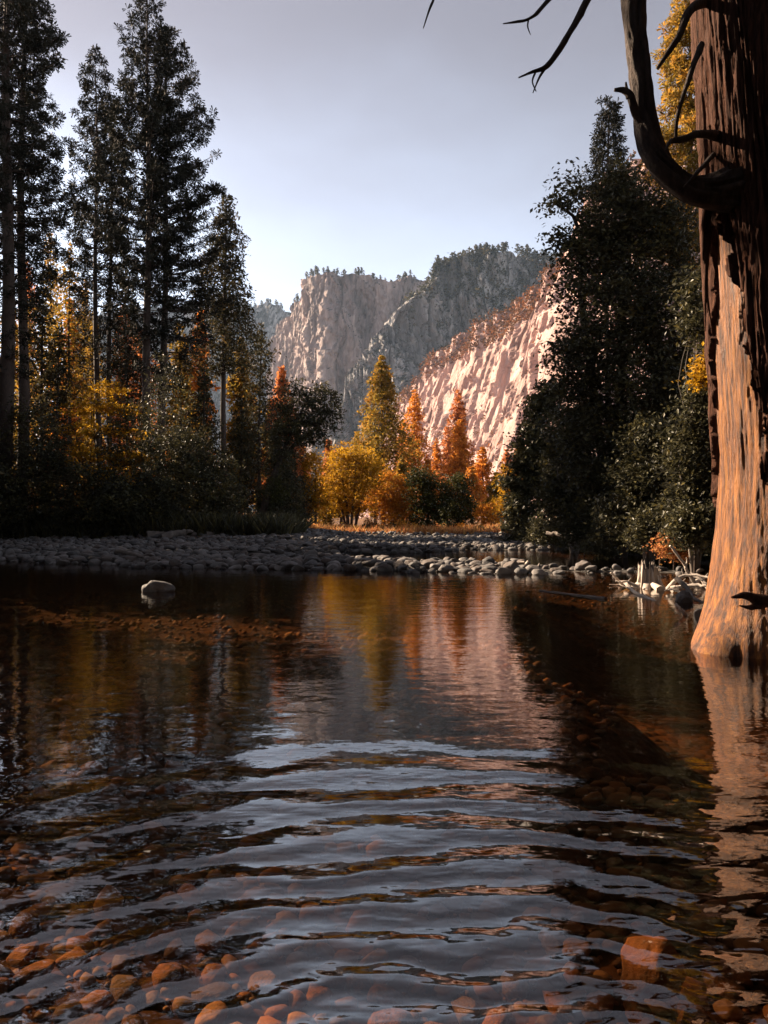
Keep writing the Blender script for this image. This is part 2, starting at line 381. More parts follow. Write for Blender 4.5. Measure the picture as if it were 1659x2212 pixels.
def massif(name, label, path, mat, seed, lean=.25, amp=22, fx=1 / 60., nu=420, nv=150, back=260, crest=10, power=1.6, ledge=0.0, turn=1):
    """path: (px x, depth Y, skyline y px). A wall that follows the path in plan, leaning back, with ribs and ledges, and a top that runs back."""
    P = np.array([[PX(x, Y), Y, PZ(y, Y)] for x, Y, y in path])
    s = np.r_[0, np.cumsum(np.linalg.norm(np.diff(P[:, :2], axis=0), axis=1))]
    u = np.linspace(0, s[-1], nu)
    B = np.stack([np.interp(u, s, P[:, k]) for k in range(3)], -1)
    k = np.hanning(15); k /= k.sum()
    Bs = B.copy()
    for c in (0, 1): Bs[:, c] = np.convolve(np.pad(B[:, c], 7, mode='edge'), k, 'valid')
    dr = np.gradient(Bs[:, :2], axis=0); dr /= np.linalg.norm(dr, axis=1)[:, None]
    N = np.stack([dr[:, 1], -dr[:, 0]], -1)          # outward, to the camera's side
    for c in (0, 1): N[:, c] = np.convolve(np.pad(N[:, c], 7, mode='edge'), k, 'valid')
    N /= np.linalg.norm(N, axis=1)[:, None]
    Zt = B[:, 2] + crest * fbm(u / 45., u * 0, None, seed + 5, 4)
    n_b = 26
    t = np.linspace(0, 1, nv - n_b)
    tt = np.r_[t, np.ones(n_b)]
    bk = np.r_[np.zeros(nv - n_b), np.linspace(0, 1, n_b + 1)[1:] ** 1.6]
    Z = -8 + (Zt[:, None] + 8) * tt[None]
    out = lean * (Zt[:, None] + 8) * (1 - tt[None]) ** power
    su = u[:, None]
    warp = 30 * fbm(su / 160., Z / 200., None, seed + 3, 3)
    rib = fbm((su + warp) * fx, Z * fx * .28, None, seed, 6, .55)
    rdg = 1 - np.abs(fbm((su + warp * .6) * fx * 1.7, Z * fx * .4, None, seed + 11, 4, .5)) * 1.4
    blk = fbm(su * fx * 5, Z * fx * 2.2, None, seed + 23, 5, .6)
    crk = np.exp(-(np.abs(fbm((su + warp) * fx * 2.6, Z * fx * .22, None, seed + 29, 3, .5)) / .07) ** 2)
    dia = fbm((su * .8 + Z * .6) * fx * 3.2, (Z * .8 - su * .6) * fx * .7, None, seed + 37, 4, .55)
    fin = 1 - np.abs(fbm((su + Z * .5) * fx * 9, (Z - su * .4) * fx * 2.6, None, seed + 43, 4, .6)) * 2
    disp = amp * (rib * .8 + rdg * .4 + blk * .16 + dia * .26 - .38 * crk + .05 * fin)
    stp = amp * (.34 + .16 * fbm(su / 90., Z / 60., None, seed + 57, 2)); qd = disp / stp + .35 * fbm(su * fx * 2.1, Z * fx * 1.3, None, seed + 51, 3); fr_ = qd - np.floor(qd)
    disp = .45 * disp + .55 * stp * (np.floor(qd) + np.clip((fr_ - .78) / .22, 0, 1))
    if ledge:
        lz = Z / ledge + .7 * fbm(su / 70., Z / 90., None, seed + 41, 3)
        disp = disp - ledge * .75 * (lz - np.floor(lz)) ** 2
    disp = disp * (.25 + .75 * np.sin(pi * np.clip(tt[None], 0, 1) * .5 + .2))
    off = out + disp - back * bk[None]
    Zf = Z - .55 * back * bk[None] + bk[None] * 14 * fbm(su / 40., bk[None] * 6, None, seed + 60, 3)
    V = np.stack([Bs[:, 0][:, None] + N[:, 0][:, None] * off, Bs[:, 1][:, None] + N[:, 1][:, None] * off, Zf], -1)
    f = grid_faces(nu, nv)
    me = make_mesh(name, V.reshape(-1, 3), f, None, False)
    o = obj(name, me, mat); tag(o, label, 'cliff')
    CLIFFS[name] = (V, Zt, n_b)
    return V
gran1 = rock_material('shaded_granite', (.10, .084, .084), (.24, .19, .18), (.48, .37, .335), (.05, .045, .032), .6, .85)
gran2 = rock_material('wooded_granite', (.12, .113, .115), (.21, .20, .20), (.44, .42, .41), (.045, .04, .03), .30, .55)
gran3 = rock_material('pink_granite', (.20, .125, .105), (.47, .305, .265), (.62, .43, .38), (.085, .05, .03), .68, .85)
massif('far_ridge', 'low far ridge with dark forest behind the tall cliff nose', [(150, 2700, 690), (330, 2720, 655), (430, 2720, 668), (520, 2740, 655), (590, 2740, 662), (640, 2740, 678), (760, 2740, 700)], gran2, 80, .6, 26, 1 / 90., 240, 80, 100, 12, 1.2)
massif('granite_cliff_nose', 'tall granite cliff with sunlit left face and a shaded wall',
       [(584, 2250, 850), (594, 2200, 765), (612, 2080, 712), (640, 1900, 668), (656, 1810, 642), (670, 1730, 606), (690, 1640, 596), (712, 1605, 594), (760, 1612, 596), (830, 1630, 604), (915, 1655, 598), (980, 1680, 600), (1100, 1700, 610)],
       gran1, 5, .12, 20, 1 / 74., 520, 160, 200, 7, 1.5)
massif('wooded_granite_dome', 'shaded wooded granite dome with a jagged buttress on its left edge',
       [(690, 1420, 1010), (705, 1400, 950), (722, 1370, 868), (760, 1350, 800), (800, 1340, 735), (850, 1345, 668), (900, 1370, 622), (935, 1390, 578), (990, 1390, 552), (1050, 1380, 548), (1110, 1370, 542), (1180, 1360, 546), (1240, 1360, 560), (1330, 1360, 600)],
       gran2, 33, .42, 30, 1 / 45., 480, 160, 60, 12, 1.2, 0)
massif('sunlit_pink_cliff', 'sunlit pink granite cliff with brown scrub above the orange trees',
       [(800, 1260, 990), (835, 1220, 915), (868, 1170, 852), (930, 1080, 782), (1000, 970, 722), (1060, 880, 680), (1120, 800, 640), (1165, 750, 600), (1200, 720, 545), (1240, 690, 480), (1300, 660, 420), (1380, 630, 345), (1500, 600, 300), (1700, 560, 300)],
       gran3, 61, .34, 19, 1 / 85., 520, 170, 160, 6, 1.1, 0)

# ------------------------------------------------------------------ foliage builders
def rot_to(dirs, roll):
    """rotation matrices taking +Z to dirs with a roll"""
    d = dirs / (np.linalg.norm(dirs, axis=1)[:, None] + 1e-9)
    ref = np.where(np.abs(d[:, 2:3]) < .9, np.array([[0., 0, 1]]), np.array([[1., 0, 0]]))
    u = np.cross(ref, d); u /= np.linalg.norm(u, axis=1)[:, None]
    w = np.cross(d, u)
    c, s = np.cos(roll)[:, None], np.sin(roll)[:, None]
    return np.stack([u * c + w * s, -u * s + w * c, d], -1)
def tuft_template(rng, n=13, spread=1.15):
    v = []
    for k in range(n):
        a = rng.uniform(0, 2 * pi); th = spread * math.sqrt(rng.uniform(0.02, 1)) * 1.75
        d = np.array([sin(th) * cos(a), sin(th) * sin(a), cos(th)])
        p = np.cross(d, rng.normal(size=3)); p /= np.linalg.norm(p)
        L = rng.uniform(.75, 1.0)
        v += [d * .05, d * L + p * .10, d * L * .96 - p * .10]
    return np.array(v)
def tufts(acc, pos, dirs, size, rng, tone, nblade=13, nvar=5):
    pos = np.asarray(pos); dirs = np.asarray(dirs); N = len(pos)
    var = rng.integers(0, nvar, N); R = rot_to(dirs, rng.uniform(0, 2 * pi, N))
    for q in range(nvar):
        T = tuft_template(rng, nblade); k = np.where(var == q)[0]
        if not len(k): continue
        V = np.einsum('nij,mj->nmi', R[k], T) * (size[k])[:, None, None] + pos[k][:, None]
        f = np.arange(len(k) * len(T)).reshape(-1, 3)
        acc.add(V.reshape(-1, 3), f, np.repeat(tone[k], len(T)))
def leaves(acc, pos, size, rng, tone, up=.5, aspect=.55, droop=None):
    """one folded rhombus per leaf"""
    N = len(pos)
    d = rng.normal(size=(N, 3)); d[:, 2] = np.abs(d[:, 2]) * (1 + up) + up * .6
    R = rot_to(d, rng.uniform(0, 2 * pi, N))
    T = np.array([[-1, 0, 0], [0, -aspect, .12], [1, 0, -.1], [0, aspect, .12]])
    V = np.einsum('nij,mj->nmi', R, T) * (size * .5)[:, None, None] + pos[:, None]
    acc.add(V.reshape(-1, 3), np.arange(N * 4).reshape(-1, 4), np.repeat(tone, 4))

def make_tree(name, label, base, wood, crown, crown_mat, wood_mat=None, group=None, cat='tree', rotz=0.0):
    t = thing(name, label, cat, base, rotz, group)
    if wood is not None: obj('trunk', wood, wood_mat or M['bark'], t)
    obj('crown', crown, crown_mat, t)
    return t

def pine_meshes(H, r0, crown_base, half_w, seed, tuft=.42, whorl=1.25, per=5, lean=(0, 0), top_w=.06, dens=1.0, one_side=None, dead=4):
    rng = np.random.default_rng(seed)
    W = Acc(); C = Acc()
    nz = 26; zz = np.linspace(-.4, H, nz)
    ax = np.stack([lean[0] * (np.clip(zz, 0, H) / H) ** 1.3 + .12 * np.sin(zz * .21 + seed), lean[1] * zz / H + .10 * np.cos(zz * .17 + seed * 2), zz], -1)
    rad = r0 * (1 - np.clip(zz, 0, H) / H) ** .8 + .02
    rad[0] *= 1.5; rad[1] *= 1.12
    tube(W, ax, rad, 10, .12, seed)
    def axis(z): return np.array([np.interp(z, zz, ax[:, 0]), np.interp(z, zz, ax[:, 1]), z])
    pos, dirs, siz, ton = [], [], [], []
    z = crown_base
    while z < H - .3:
        f = (z - crown_base) / (H - crown_base)
        prof = (min(1, f / .38) * .55 + .45) * min(1, 1.12 * (1 - f) ** .62) + top_w
        gapw = .75 + .5 * (0.5 + .5 * float(vnoise(z * .55, seed * 3.1)))
        nb = max(3, int(per * rng.uniform(.75, 1.3) * (1 if f < .85 else .8)))
        a0 = rng.uniform(0, 2 * pi)
        for b in range(nb):
            a = a0 + 2 * pi * b / nb + rng.normal(0, .3)
            side = .75 + .5 * (0.5 + .5 * float(vnoise(math.cos(a) * 1.3 + 5, math.sin(a) * 1.3, z * .22, seed)))
            L = half_w * prof * gapw * side * rng.uniform(.65, 1.15)
            if one_side is not None: L *= 1 + .45 * math.cos(a - one_side)
            if L < .25: L = .25
            p0 = axis(z + rng.uniform(-.3, .3)); h = np.array([cos(a), sin(a), 0])
            el = .55 * f + .12 - .25 * (1 - f) * rng.uniform(.3, 1)       # lower limbs droop, upper ones rise
            mid = p0 + h * L * .5 + np.array([0, 0, L * .5 * el - .06 * L])
            end = p0 + h * L + np.array([0, 0, L * (el + .12)])
            br = bezier([p0, mid, end], 6)
            tube(W, br, np.linspace(max(.02, .016 * L + .012), .01, 6), 4, cap=False)
            sd = np.array([-sin(a), cos(a), 0]); dn = dens * (.5 + .5 * min(1, f / .35))
            ntw = max(2, int(dn * (2.6 + L * 2.4)))
            for q in range(ntw):
                u = 1.0 if q == 0 else 1 - .70 * rng.uniform(0, 1) ** 1.3
                k = u * 5; i = min(int(k), 4); c = br[i] + (br[i + 1] - br[i]) * (k - i)
                sgn = 1 if rng.uniform() < .5 else -1
                tl = 0 if q == 0 else rng.uniform(.25, 1.0) * (.25 + .20 * L) * (1.25 - .7 * u)
                td = h * rng.uniform(.3, .9) + sd * sgn * rng.uniform(.4, 1.0) + np.array([0, 0, rng.uniform(-.15, .45)])
                e = c + td * tl
                if tl > .35: tube(W, np.array([c, (c + e) / 2 + np.array([0, 0, .04]), e]), [.014, .011, .008], 3, cap=False)
                for w_ in range(1 if tl < .3 else 2 if tl < .7 else 3):
                    pos.append(e - td * tl * .36 * w_ + rng.normal(size=3) * .05); dirs.append(td + np.array([0, 0, .6]) + rng.normal(size=3) * .25)
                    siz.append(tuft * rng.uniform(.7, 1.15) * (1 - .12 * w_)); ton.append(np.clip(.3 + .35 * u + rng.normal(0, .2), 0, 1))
        z += whorl * rng.uniform(.6, 1.3) * (1 - .35 * f)
    pos.append(axis(H) + np.array([0, 0, .1])); dirs.append(np.array([0, 0, 1.])); siz.append(tuft); ton.append(.5)
    for k in range(dead):                                                   # bare limbs under the crown
        z = rng.uniform(crown_base * .45, crown_base); a = rng.uniform(0, 2 * pi); L = half_w * rng.uniform(.3, .8)
        p0 = axis(z); h = np.array([cos(a), sin(a), 0])
        tube(W, bezier([p0, p0 + h * L * .5 + np.array([0, 0, -.05 * L]), p0 + h * L + np.array([0, 0, -.35 * L])], 5), np.linspace(.05, .012, 5), 4, cap=False)
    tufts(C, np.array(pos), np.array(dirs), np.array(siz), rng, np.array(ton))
    return W.mesh('pine_trunk'), C.mesh('pine_crown', False)

def spire_meshes(H, r0, crown_base, half_w, seed, leaf=.32, n=4200, whorl=.55, sharp=.85, droop=.25, lumpy=.35, cut=None):
    """cedar or fir: a ragged spire of drooping sprays"""
    rng = np.random.default_rng(seed)
    W = Acc(); C = Acc()
    zz = np.linspace(-.4, H, 18)
    ax = np.stack([.10 * np.sin(zz * .2 + seed), .1 * np.cos(zz * .16 + seed), zz], -1)
    rad = r0 * (1 - np.clip(zz, 0, H) / H) ** .8 + .015; rad[0] *= 1.5
    tube(W, ax, rad, 8, .1, seed)
    br = []
    z = crown_base
    while z < H - .15:
        f = (z - crown_base) / (H - crown_base)
        prof = 1.15 * (min(1, f / .12) * .45 + .55) * (1 - f) ** sharp + .04
        nb = int(rng.integers(4, 7)); a0 = rng.uniform(0, 2 * pi)
        for b in range(nb):
            a = a0 + 2 * pi * b / nb + rng.normal(0, .3)
            lump = 1 + lumpy * float(vnoise(math.cos(a) * 1.6 + 3, math.sin(a) * 1.6, z * .4, seed))
            br.append((z, a, max(.2, half_w * prof * lump * rng.uniform(.7, 1.2))))
        z += whorl * rng.uniform(.6, 1.35) * (1 - .3 * f)
    n = int(n * .85); leaf *= 1.06
    tot = sum(b[2] for b in br)
    P, Tn, Sz = [], [], []
    for z, a, L in br:
        p0 = np.array([np.interp(z, zz, ax[:, 0]), np.interp(z, zz, ax[:, 1]), z]); h = np.array([cos(a), sin(a), 0])
        pts = bezier([p0, p0 + h * L * .55 + np.array([0, 0, .08 * L]), p0 + h * L + np.array([0, 0, -droop * L])], 5)
        if L > .8: tube(W, pts, np.linspace(.012 * L + .012, .006, 5), 3, cap=False)
        k = max(3, int(n * L / tot))
        u = 1 - .85 * rng.uniform(0, 1, k) ** 1.3
        q = u * 4; i = np.minimum(q.astype(int), 3); c = pts[i] + (pts[i + 1] - pts[i]) * (q - i)[:, None]
        sp = (.10 + .13 * L) * (1.15 - .5 * u)
        c = c + rng.normal(size=(k, 3)) * np.array([1, 1, .55]) * sp[:, None] - np.array([0, 0, 1.]) * (np.abs(rng.normal(size=k)) * sp * .6)[:, None]
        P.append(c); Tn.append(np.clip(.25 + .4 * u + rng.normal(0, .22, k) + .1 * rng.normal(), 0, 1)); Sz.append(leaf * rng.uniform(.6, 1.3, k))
    P = np.concatenate(P); Tn = np.concatenate(Tn); Sz = np.concatenate(Sz)
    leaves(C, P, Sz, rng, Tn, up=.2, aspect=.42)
    return W.mesh('spire_trunk'), C.mesh('spire_crown', False)

def broad_meshes(lobes, seed, leaf=.16, n=9000, trunk=None, clump=.55, per=26, up=.4, stems=None, stem_r=.12, flat=.6, branch=True):
    """lobes: (cx, cy, cz, rx, ry, rz). Leaf clumps spread through the lobes, on limbs that rise from the stems."""
    rng = np.random.default_rng(seed)
    W = Acc(); C = Acc()
    lob = np.array(lobes, float); vol = lob[:, 3] * lob[:, 4] * lob[:, 5]; w = vol ** .75; w /= w.sum()
    n = int(n * .85); leaf *= 1.06
    nc = max(8, n // per)
    li = rng.choice(len(lob), nc, p=w)
    d = rng.normal(size=(nc, 3)); d /= np.linalg.norm(d, axis=1)[:, None]
    r = rng.uniform(.12, 1, nc) ** .45
    ed = 1 + .28 * vnoise(d[:, 0] * 2.2 + li * 5, d[:, 1] * 2.2, d[:, 2] * 2.2, seed)
    cc = lob[li, :3] + d * lob[li, 3:] * (r * ed)[:, None]
    cc = cc[cc[:, 2] > .1]; nc = len(cc)
    stems = stems or [[(0, 0, -.3), (0, 0, max(.5, lob[:, 2].max()))]]
    st = [bezier(s, 12) for s in stems]
    for k, s in enumerate(st):
        tube(W, s, np.linspace(stem_r * (1.25 if k == 0 else 1), stem_r * .18, 12), 8, .15, seed + k)
    if branch:
        allp = np.concatenate(st)
        for k in rng.choice(nc, min(nc, 90), replace=False):
            dd = np.linalg.norm((allp - cc[k]) * np.array([1, 1, 1.6]), axis=1) + np.where(allp[:, 2] > cc[k, 2] + .2, 3., 0)
            p0 = allp[np.argmin(dd)]
            L = np.linalg.norm(cc[k] - p0)
            mid = (p0 + cc[k]) / 2 + rng.normal(size=3) * .08 * L + np.array([0, 0, .04 * L])
            tube(W, bezier([p0, mid, cc[k]], 5), np.linspace(max(.012, stem_r * .06 * math.sqrt(L) + .008), .006, 5), 4, cap=False)
    cl = clump * rng.uniform(.6, 1.4, nc)
    tc = np.clip(.45 + .25 * rng.normal(size=nc), 0, 1)
    idx = np.repeat(np.arange(nc), per)
    g = rng.normal(size=(len(idx), 3)) * np.array([1, 1, flat]) * .5
    P = cc[idx] + g * cl[idx][:, None]
    tone = np.clip(tc[idx] + rng.normal(0, .15, len(idx)), 0, 1)
    leaves(C, P, leaf * rng.uniform(.65, 1.25, len(idx)), rng, tone, up=up)
    return W.mesh('broadleaf_trunk'), C.mesh('broadleaf_crown', False)

def G(x, Y):
    X = PX(x, Y); return (X, Y, float(ground_z(np.array([X]), np.array([Y]))[0]))
def hgt(y, base, Y): return PZ(y, Y) - base[2]

# ------------------------------------------------------------------ left bank: tall pines
def pine_at(label, x, Y, ytop, ycb, hw_px, seed, r0, **kw):
    b = G(x, Y); H = hgt(ytop, b, Y); cb = hgt(ycb, b, Y)
    w, c = pine_meshes(H, r0, cb, hw_px / F * Y, seed, **kw)
    return make_tree('pine_tree', label, b, w, c, M['pine'], group='tall pines on the left bank')
pine_at('huge dark pine with the thickest trunk, outermost of the bank pines', 12, 52, -330, 800, 118, 11, .52, per=7, dens=1.45, tuft=.46)
pine_at('huge dark pine standing close beside the thickest pine trunk', 46, 56, -230, 660, 100, 12, .42, per=6, dens=1.35, tuft=.46)
pine_at('slender pine of the thin-trunked pair, the taller one', 212, 66, 108, 800, 84, 13, .27, per=6, dens=1.1, tuft=.5, lean=(-.5, 0))
pine_at('slender pine of the thin-trunked pair, the shorter one', 236, 68, 190, 780, 66, 14, .27, per=6, dens=1.1, tuft=.5)
pine_at('tallest straight pine with layered crown and bare lower trunk', 317, 60, -40, 800, 110, 15, .36, per=7, dens=1.35, tuft=.48)
pine_at('broad pine leaning its long limbs out toward the open sky', 350, 62, 70, 830, 106, 16, .34, per=7, dens=1.4, tuft=.48, lean=(.3, 0), one_side=0.0)

def spire_at(name, label, x, Y, ytop, ycb, hw_px, seed, r0, mat, group=None, **kw):
    b = G(x, Y); H = hgt(ytop, b, Y); cb = max(.3, hgt(ycb, b, Y))
    w, c = spire_meshes(H, r0, cb, hw_px / F * Y, seed, **kw)
    return make_tree(name, label, b, w, c, M[mat], group=group)
spire_at('cedar_tree', 'tall dark cedar with ragged pointed crown beside the open sky', 484, 70, 408, 800, 78, 21, .33, 'cedar', n=14000, leaf=.34, sharp=.75, lumpy=.5)
spire_at('cedar_tree', 'smaller dark cedar right beside the leaning oak', 562, 74, 690, 1010, 55, 22, .2, 'cedar', n=5200, leaf=.32, lumpy=.5)
spire_at('cedar_tree', 'dark lower cedar under the pointed tall cedar', 440, 60, 790, 1100, 66, 23, .2, 'cedar', n=6500, leaf=.3, lumpy=.5)
spire_at('cedar_tree', 'dark lower cedar between the broad pine and the tall cedar', 520, 62, 850, 1110, 52, 24, .16, 'cedar', n=5000, leaf=.3, lumpy=.5)
spire_at('cedar_tree', 'dark young cedar between the two pairs of pine trunks', 272, 70, 560, 900, 48, 25, .2, 'cedar', n=4500, leaf=.34, lumpy=.5)
spire_at('cedar_tree', 'thin cedar coloured gold as if sunlit, between huge pines and slender pair', 150, 72, 520, 860, 50, 26, .2, 'golden', n=4000, leaf=.34, lumpy=.6)  # golden foliage colour stands in for sunlight on this dark cedar
spire_at('cedar_tree', 'dark thin cedar close behind the huge pine trunks', 92, 66, 560, 900, 46, 27, .2, 'cedar', n=4000, leaf=.34, lumpy=.6)

# sunlit trees behind the left bank
back = [(105, 92, 500, 50, 'golden', 'gold-green sunlit conifer behind the thin dark cedar'),
        (60, 98, 560, 46, 'rust', 'rust red sunlit conifer behind the huge pines'),
        (150, 88, 640, 44, 'orange', 'orange sunlit conifer behind the yellow maple'),
        (185, 94, 600, 40, 'golden', 'gold-green sunlit conifer left of the slender pair of pines'),
        (268, 90, 650, 44, 'rust', 'rust red sunlit conifer between the two pairs of pines'),
        (395, 80, 720, 40, 'golden', 'gold-green sunlit conifer behind the dark lower cedars'),
        (432, 80, 665, 44, 'orange', 'orange sunlit conifer beside the tall cedar trunk'),
        (520, 80, 720, 44, 'golden', 'gold-green sunlit conifer between the two dark cedars'),
        (606, 80, 790, 40, 'rust', 'rust red sunlit conifer behind the leaning oak'),
        (20, 88, 640, 46, 'golden', 'gold-green sunlit conifer behind the thickest pine trunk')]
for k, (x, Y, yt, hw, mt, lb) in enumerate(back):
    spire_at('sunlit_conifer', lb, x, Y, yt, 1090, hw, 40 + k, .22, mt, 'sunlit conifers behind the left bank', n=7500, leaf=.50, lumpy=.7, sharp=.72)

filler = [(-30, 70, 540, 60, 'dark cedar behind the thickest pine, outermost of the cedars'), (60, 76, 640, 56, 'full cedar coloured gold as if sunlit, between the huge pine trunks'), (125, 64, 700, 50, 'dark full cedar left of the yellow maple'),
          (196, 74, 690, 44, 'cedar coloured gold as if sunlit, directly behind the yellow maple'), (300, 72, 700, 52, 'cedar coloured rust as if sunlit, behind the tallest straight pine'), (388, 70, 690, 46, 'cedar coloured gold as if sunlit, behind the broad pine'), (600, 72, 900, 34, 'short dark cedar behind the leaning oak trunk')]
for k, (x, Y, yt, hw, lb) in enumerate(filler):
    mt = ('cedar', 'golden', 'cedar', 'golden', 'rust', 'golden', 'cedar')[k]  # gold and rust foliage puts sunlight into the colour of some cedars
    spire_at('cedar_tree', lb, x, Y, yt, 1080, hw, 240 + k, .2, mt, 'cedars filling the left bank', n=3800, leaf=.40, lumpy=.8, sharp=.6)

def broad_at(name, label, x, Y, lobes_px, seed, mat, n, leaf, cat='tree', stems=None, stem_r=.14, group=None, clump=.55, per=26, depth=.8, branch=True, up=.4, flat=.6, wood=None):
    """lobes_px: (x, y, rx, ry) measured in the studied picture at depth Y"""
    b = G(x, Y); s = Y / F
    lob = [((lx - x) * s, 0.35 * depth * ry * s * math.sin(lx * 1.7 + ly), PZ(ly, Y) - b[2], rx * s, rx * s * depth, ry * s) for lx, ly, rx, ry in lobes_px]
    stw = None
    if stems: stw = [[((px - x) * s, dy, (PZ(py, Y) - b[2]) if k else -.3) for k, (px, py, dy) in enumerate(st)] for st in stems]
    w, c = broad_meshes(lob, seed, leaf, n, clump=clump, per=per, stems=stw, stem_r=stem_r, branch=branch, up=up, flat=flat)
    return make_tree(name, label, b, w, c, M[mat], wood, group, cat)
# leaning oak at the edge of the left bank
broad_at('oak_tree', 'dark leaning oak at the inner end of the left bank', 556, 60, [(640, 880, 55, 60), (700, 870, 42, 42), (668, 930, 55, 40), (610, 960, 40, 45), (720, 905, 22, 20)], 51, 'dark', 12000, .22,
         stems=[[(556, 1150, 0), (580, 1060, 0), (610, 980, 0), (650, 890, 0), (672, 840, 0)], [(556, 1140, 0), (600, 1000, .3), (690, 915, .4), (712, 880, .3)]], stem_r=.24)
broad_at('yellow_maple', 'yellow-leaved maple catching the sun above dark left bank shrubs', 225, 50.5, [(160, 885, 40, 14), (240, 840, 40, 16), (215, 870, 46, 16), (255, 885, 46, 14), (190, 930, 64, 22), (265, 935, 46, 18), (280, 990, 50, 20), (225, 1000, 70, 34), (250, 1050, 60, 30), (190, 975, 60, 20), (300, 1040, 36, 20)], 52, 'maple', 11000, .19, flat=.3, clump=.5,
         stems=[[(225, 1150, 0), (220, 1050, 0), (205, 960, 0), (200, 870, 0)], [(228, 1150, 0), (245, 1020, .2), (262, 900, .2)], [(222, 1150, 0), (190, 1030, -.2), (160, 920, -.2)]], stem_r=.09)
shr = [(30, 50, 70, 150, 100, 'tall dark shrub below the thickest pine trunk'), (110, 49, 70, 120, 95, 'dark shrub in front of the thin dark cedars'),
       (185, 47.5, 70, 80, 90, 'low dark shrub at the foot of the yellow maple'), (290, 51, 70, 150, 100, 'dark shrub below the tallest straight pine'),
       (345, 53, 75, 190, 95, 'tall dense dark shrub hiding the feet of the broad pine'), (400, 50.5, 66, 120, 90, 'dark shrub behind the fallen logs on the bar'),
       (465, 52, 60, 90, 80, 'dark shrub under the lower cedar'), (255, 47.5, 60, 65, 80, 'low dark shrub beside the maple stems'),
       (618, 60, 50, 75, 80, 'dark rounded shrub under the leaning oak'), (600, 62, 46, 60, 70, 'dark shrub at the foot of the leaning oak'), (8, 47, 50, 70, 70, 'low dark shrub at the outer end of the left bank'), (320, 48.5, 60, 70, 80, 'low dark shrub in front of the tallest straight pine')]
for k, (x, Y, rx, hgt_px, _w, lb) in enumerate(shr):
    yb = 1150
    lob = [(x, yb - hgt_px, rx, hgt_px * .95), (x - rx * .5, yb - hgt_px * .6, rx * .7, hgt_px * .7), (x + rx * .5, yb - hgt_px * .65, rx * .7, hgt_px * .7), (x + rx * .1, yb - hgt_px * 1.5, rx * .55, hgt_px * .5)]
    broad_at('dark_shrub', lb, x, Y, lob, 60 + k, 'dark', 9000 if hgt_px > 100 else 6500, .2, 'shrub', stems=[[(x, 1150, 0), (x - rx * .1, yb - hgt_px, 0)], [(x, 1150, 0), (x + rx * .4, yb - hgt_px * .9, .3)], [(x, 1150, 0), (x - rx * .5, yb - hgt_px * .8, -.3)]], stem_r=.06, group='dark shrubs along the left bank', clump=.6)
for k, (x, Y, r_, lb) in enumerate([(690, 58, 34, 'small bright green sapling under the leaning oak'), (540, 56, 24, 'reddish low bush at the end of the left bank')]):
    broad_at('sapling', lb, (600 if k == 0 else 535), Y, [((600, 1065, 22, 24), (590, 1040, 16, 12)) , ((530, 1128, 22, 18), (548, 1134, 18, 14))][k], 90 + k, ('olive', 'brush')[k], 1500, .16, 'shrub', stem_r=.03)

# ------------------------------------------------------------------ the sunlit trees in the middle
spire_at('golden_fir', 'tall pointed green-gold fir in front of the cliffs', 826, 112, 765, 1060, 84, 101, .38, 'golden', n=15000, leaf=.5, sharp=.9, lumpy=.3, whorl=.7)
mids = [(895, 122, 838, 46, 'orange', 'orange conifer beside the pointed green-gold fir', 6000), (990, 118, 838, 44, 'rust', 'tall rust-topped conifer in front of the pink cliff', 5200),
        (992, 108, 905, 42, 'orange', 'bright orange conifer just in front of the tall rust-topped one', 5200), (942, 124, 945, 32, 'orange', 'small orange conifer between two taller orange ones', 2600),
        (1042, 112, 962, 36, 'orange', 'orange conifer right of the bright orange one', 3200), (1096, 110, 968, 30, 'rust', 'thin rust conifer near the right bank trees', 2200),
        (712, 104, 948, 26, 'rust', 'small rust conifer behind the yellow maple crown', 2600), (770, 118, 930, 24, 'golden', 'small gold-green conifer behind the big maple', 2600), (812, 96, 940, 17, 'golden', 'narrow gold conifer against the tall pointed fir', 2200),
        (866, 100, 985, 30, 'golden', 'gold-green conifer between the pointed fir and the amber tree', 3000), (922, 106, 990, 26, 'orange', 'low orange conifer behind the dark olive tree', 2600), (1018, 100, 1000, 26, 'orange', 'low orange conifer behind the second olive tree', 2600),
        (655, 96, 960, 28, 'orange', 'orange conifer between leaning oak and gold maple', 2600), (738, 100, 985, 22, 'golden', 'small gold conifer showing over the left of the gold maple', 2200), (968, 130, 900, 26, 'rust', 'far rust conifer between the tall orange ones', 2400), (1120, 116, 940, 26, 'orange', 'orange conifer half hidden by the dark alder', 2600), (868, 128, 905, 24, 'rust', 'far rust conifer close behind the pointed fir', 2200),
        (1072, 104, 1015, 26, 'golden', 'low gold-green conifer near the right bank', 2600), (640, 82, 880, 34, 'cedar', 'dark green conifer behind the leaning oak', 3200), (585, 84, 860, 30, 'golden', 'low gold conifer behind the smaller dark cedar', 2600)]
for k, (x, Y, yt, hw, mt, lb, n_) in enumerate(mids):
    spire_at('sunlit_conifer', lb, x, Y, yt, 1110, hw, 110 + k, .22, mt, 'sunlit conifers in the middle of the valley', n=int(n_ * 1.9), leaf=.44, sharp=.78, lumpy=.55)
broad_at('maple_tree', 'rounded yellow-gold maple with several dark stems on the far shore', 762, 84, [(758, 1010, 58, 48), (720, 1045, 38, 42), (800, 1040, 40, 45), (762, 1075, 60, 40), (745, 985, 40, 28), (790, 990, 30, 26)], 131, 'maple', 17000, .26,
         stems=[[(752, 1152, 0), (750, 1100, 0), (742, 1050, 0), (735, 1000, 0)], [(758, 1152, 0), (762, 1090, .2), (768, 1020, 0), (770, 980, 0)], [(764, 1152, 0), (778, 1090, -.2), (795, 1030, 0)], [(750, 1152, 0), (735, 1090, .3), (712, 1040, 0)]], stem_r=.17, clump=.8, flat=.35)
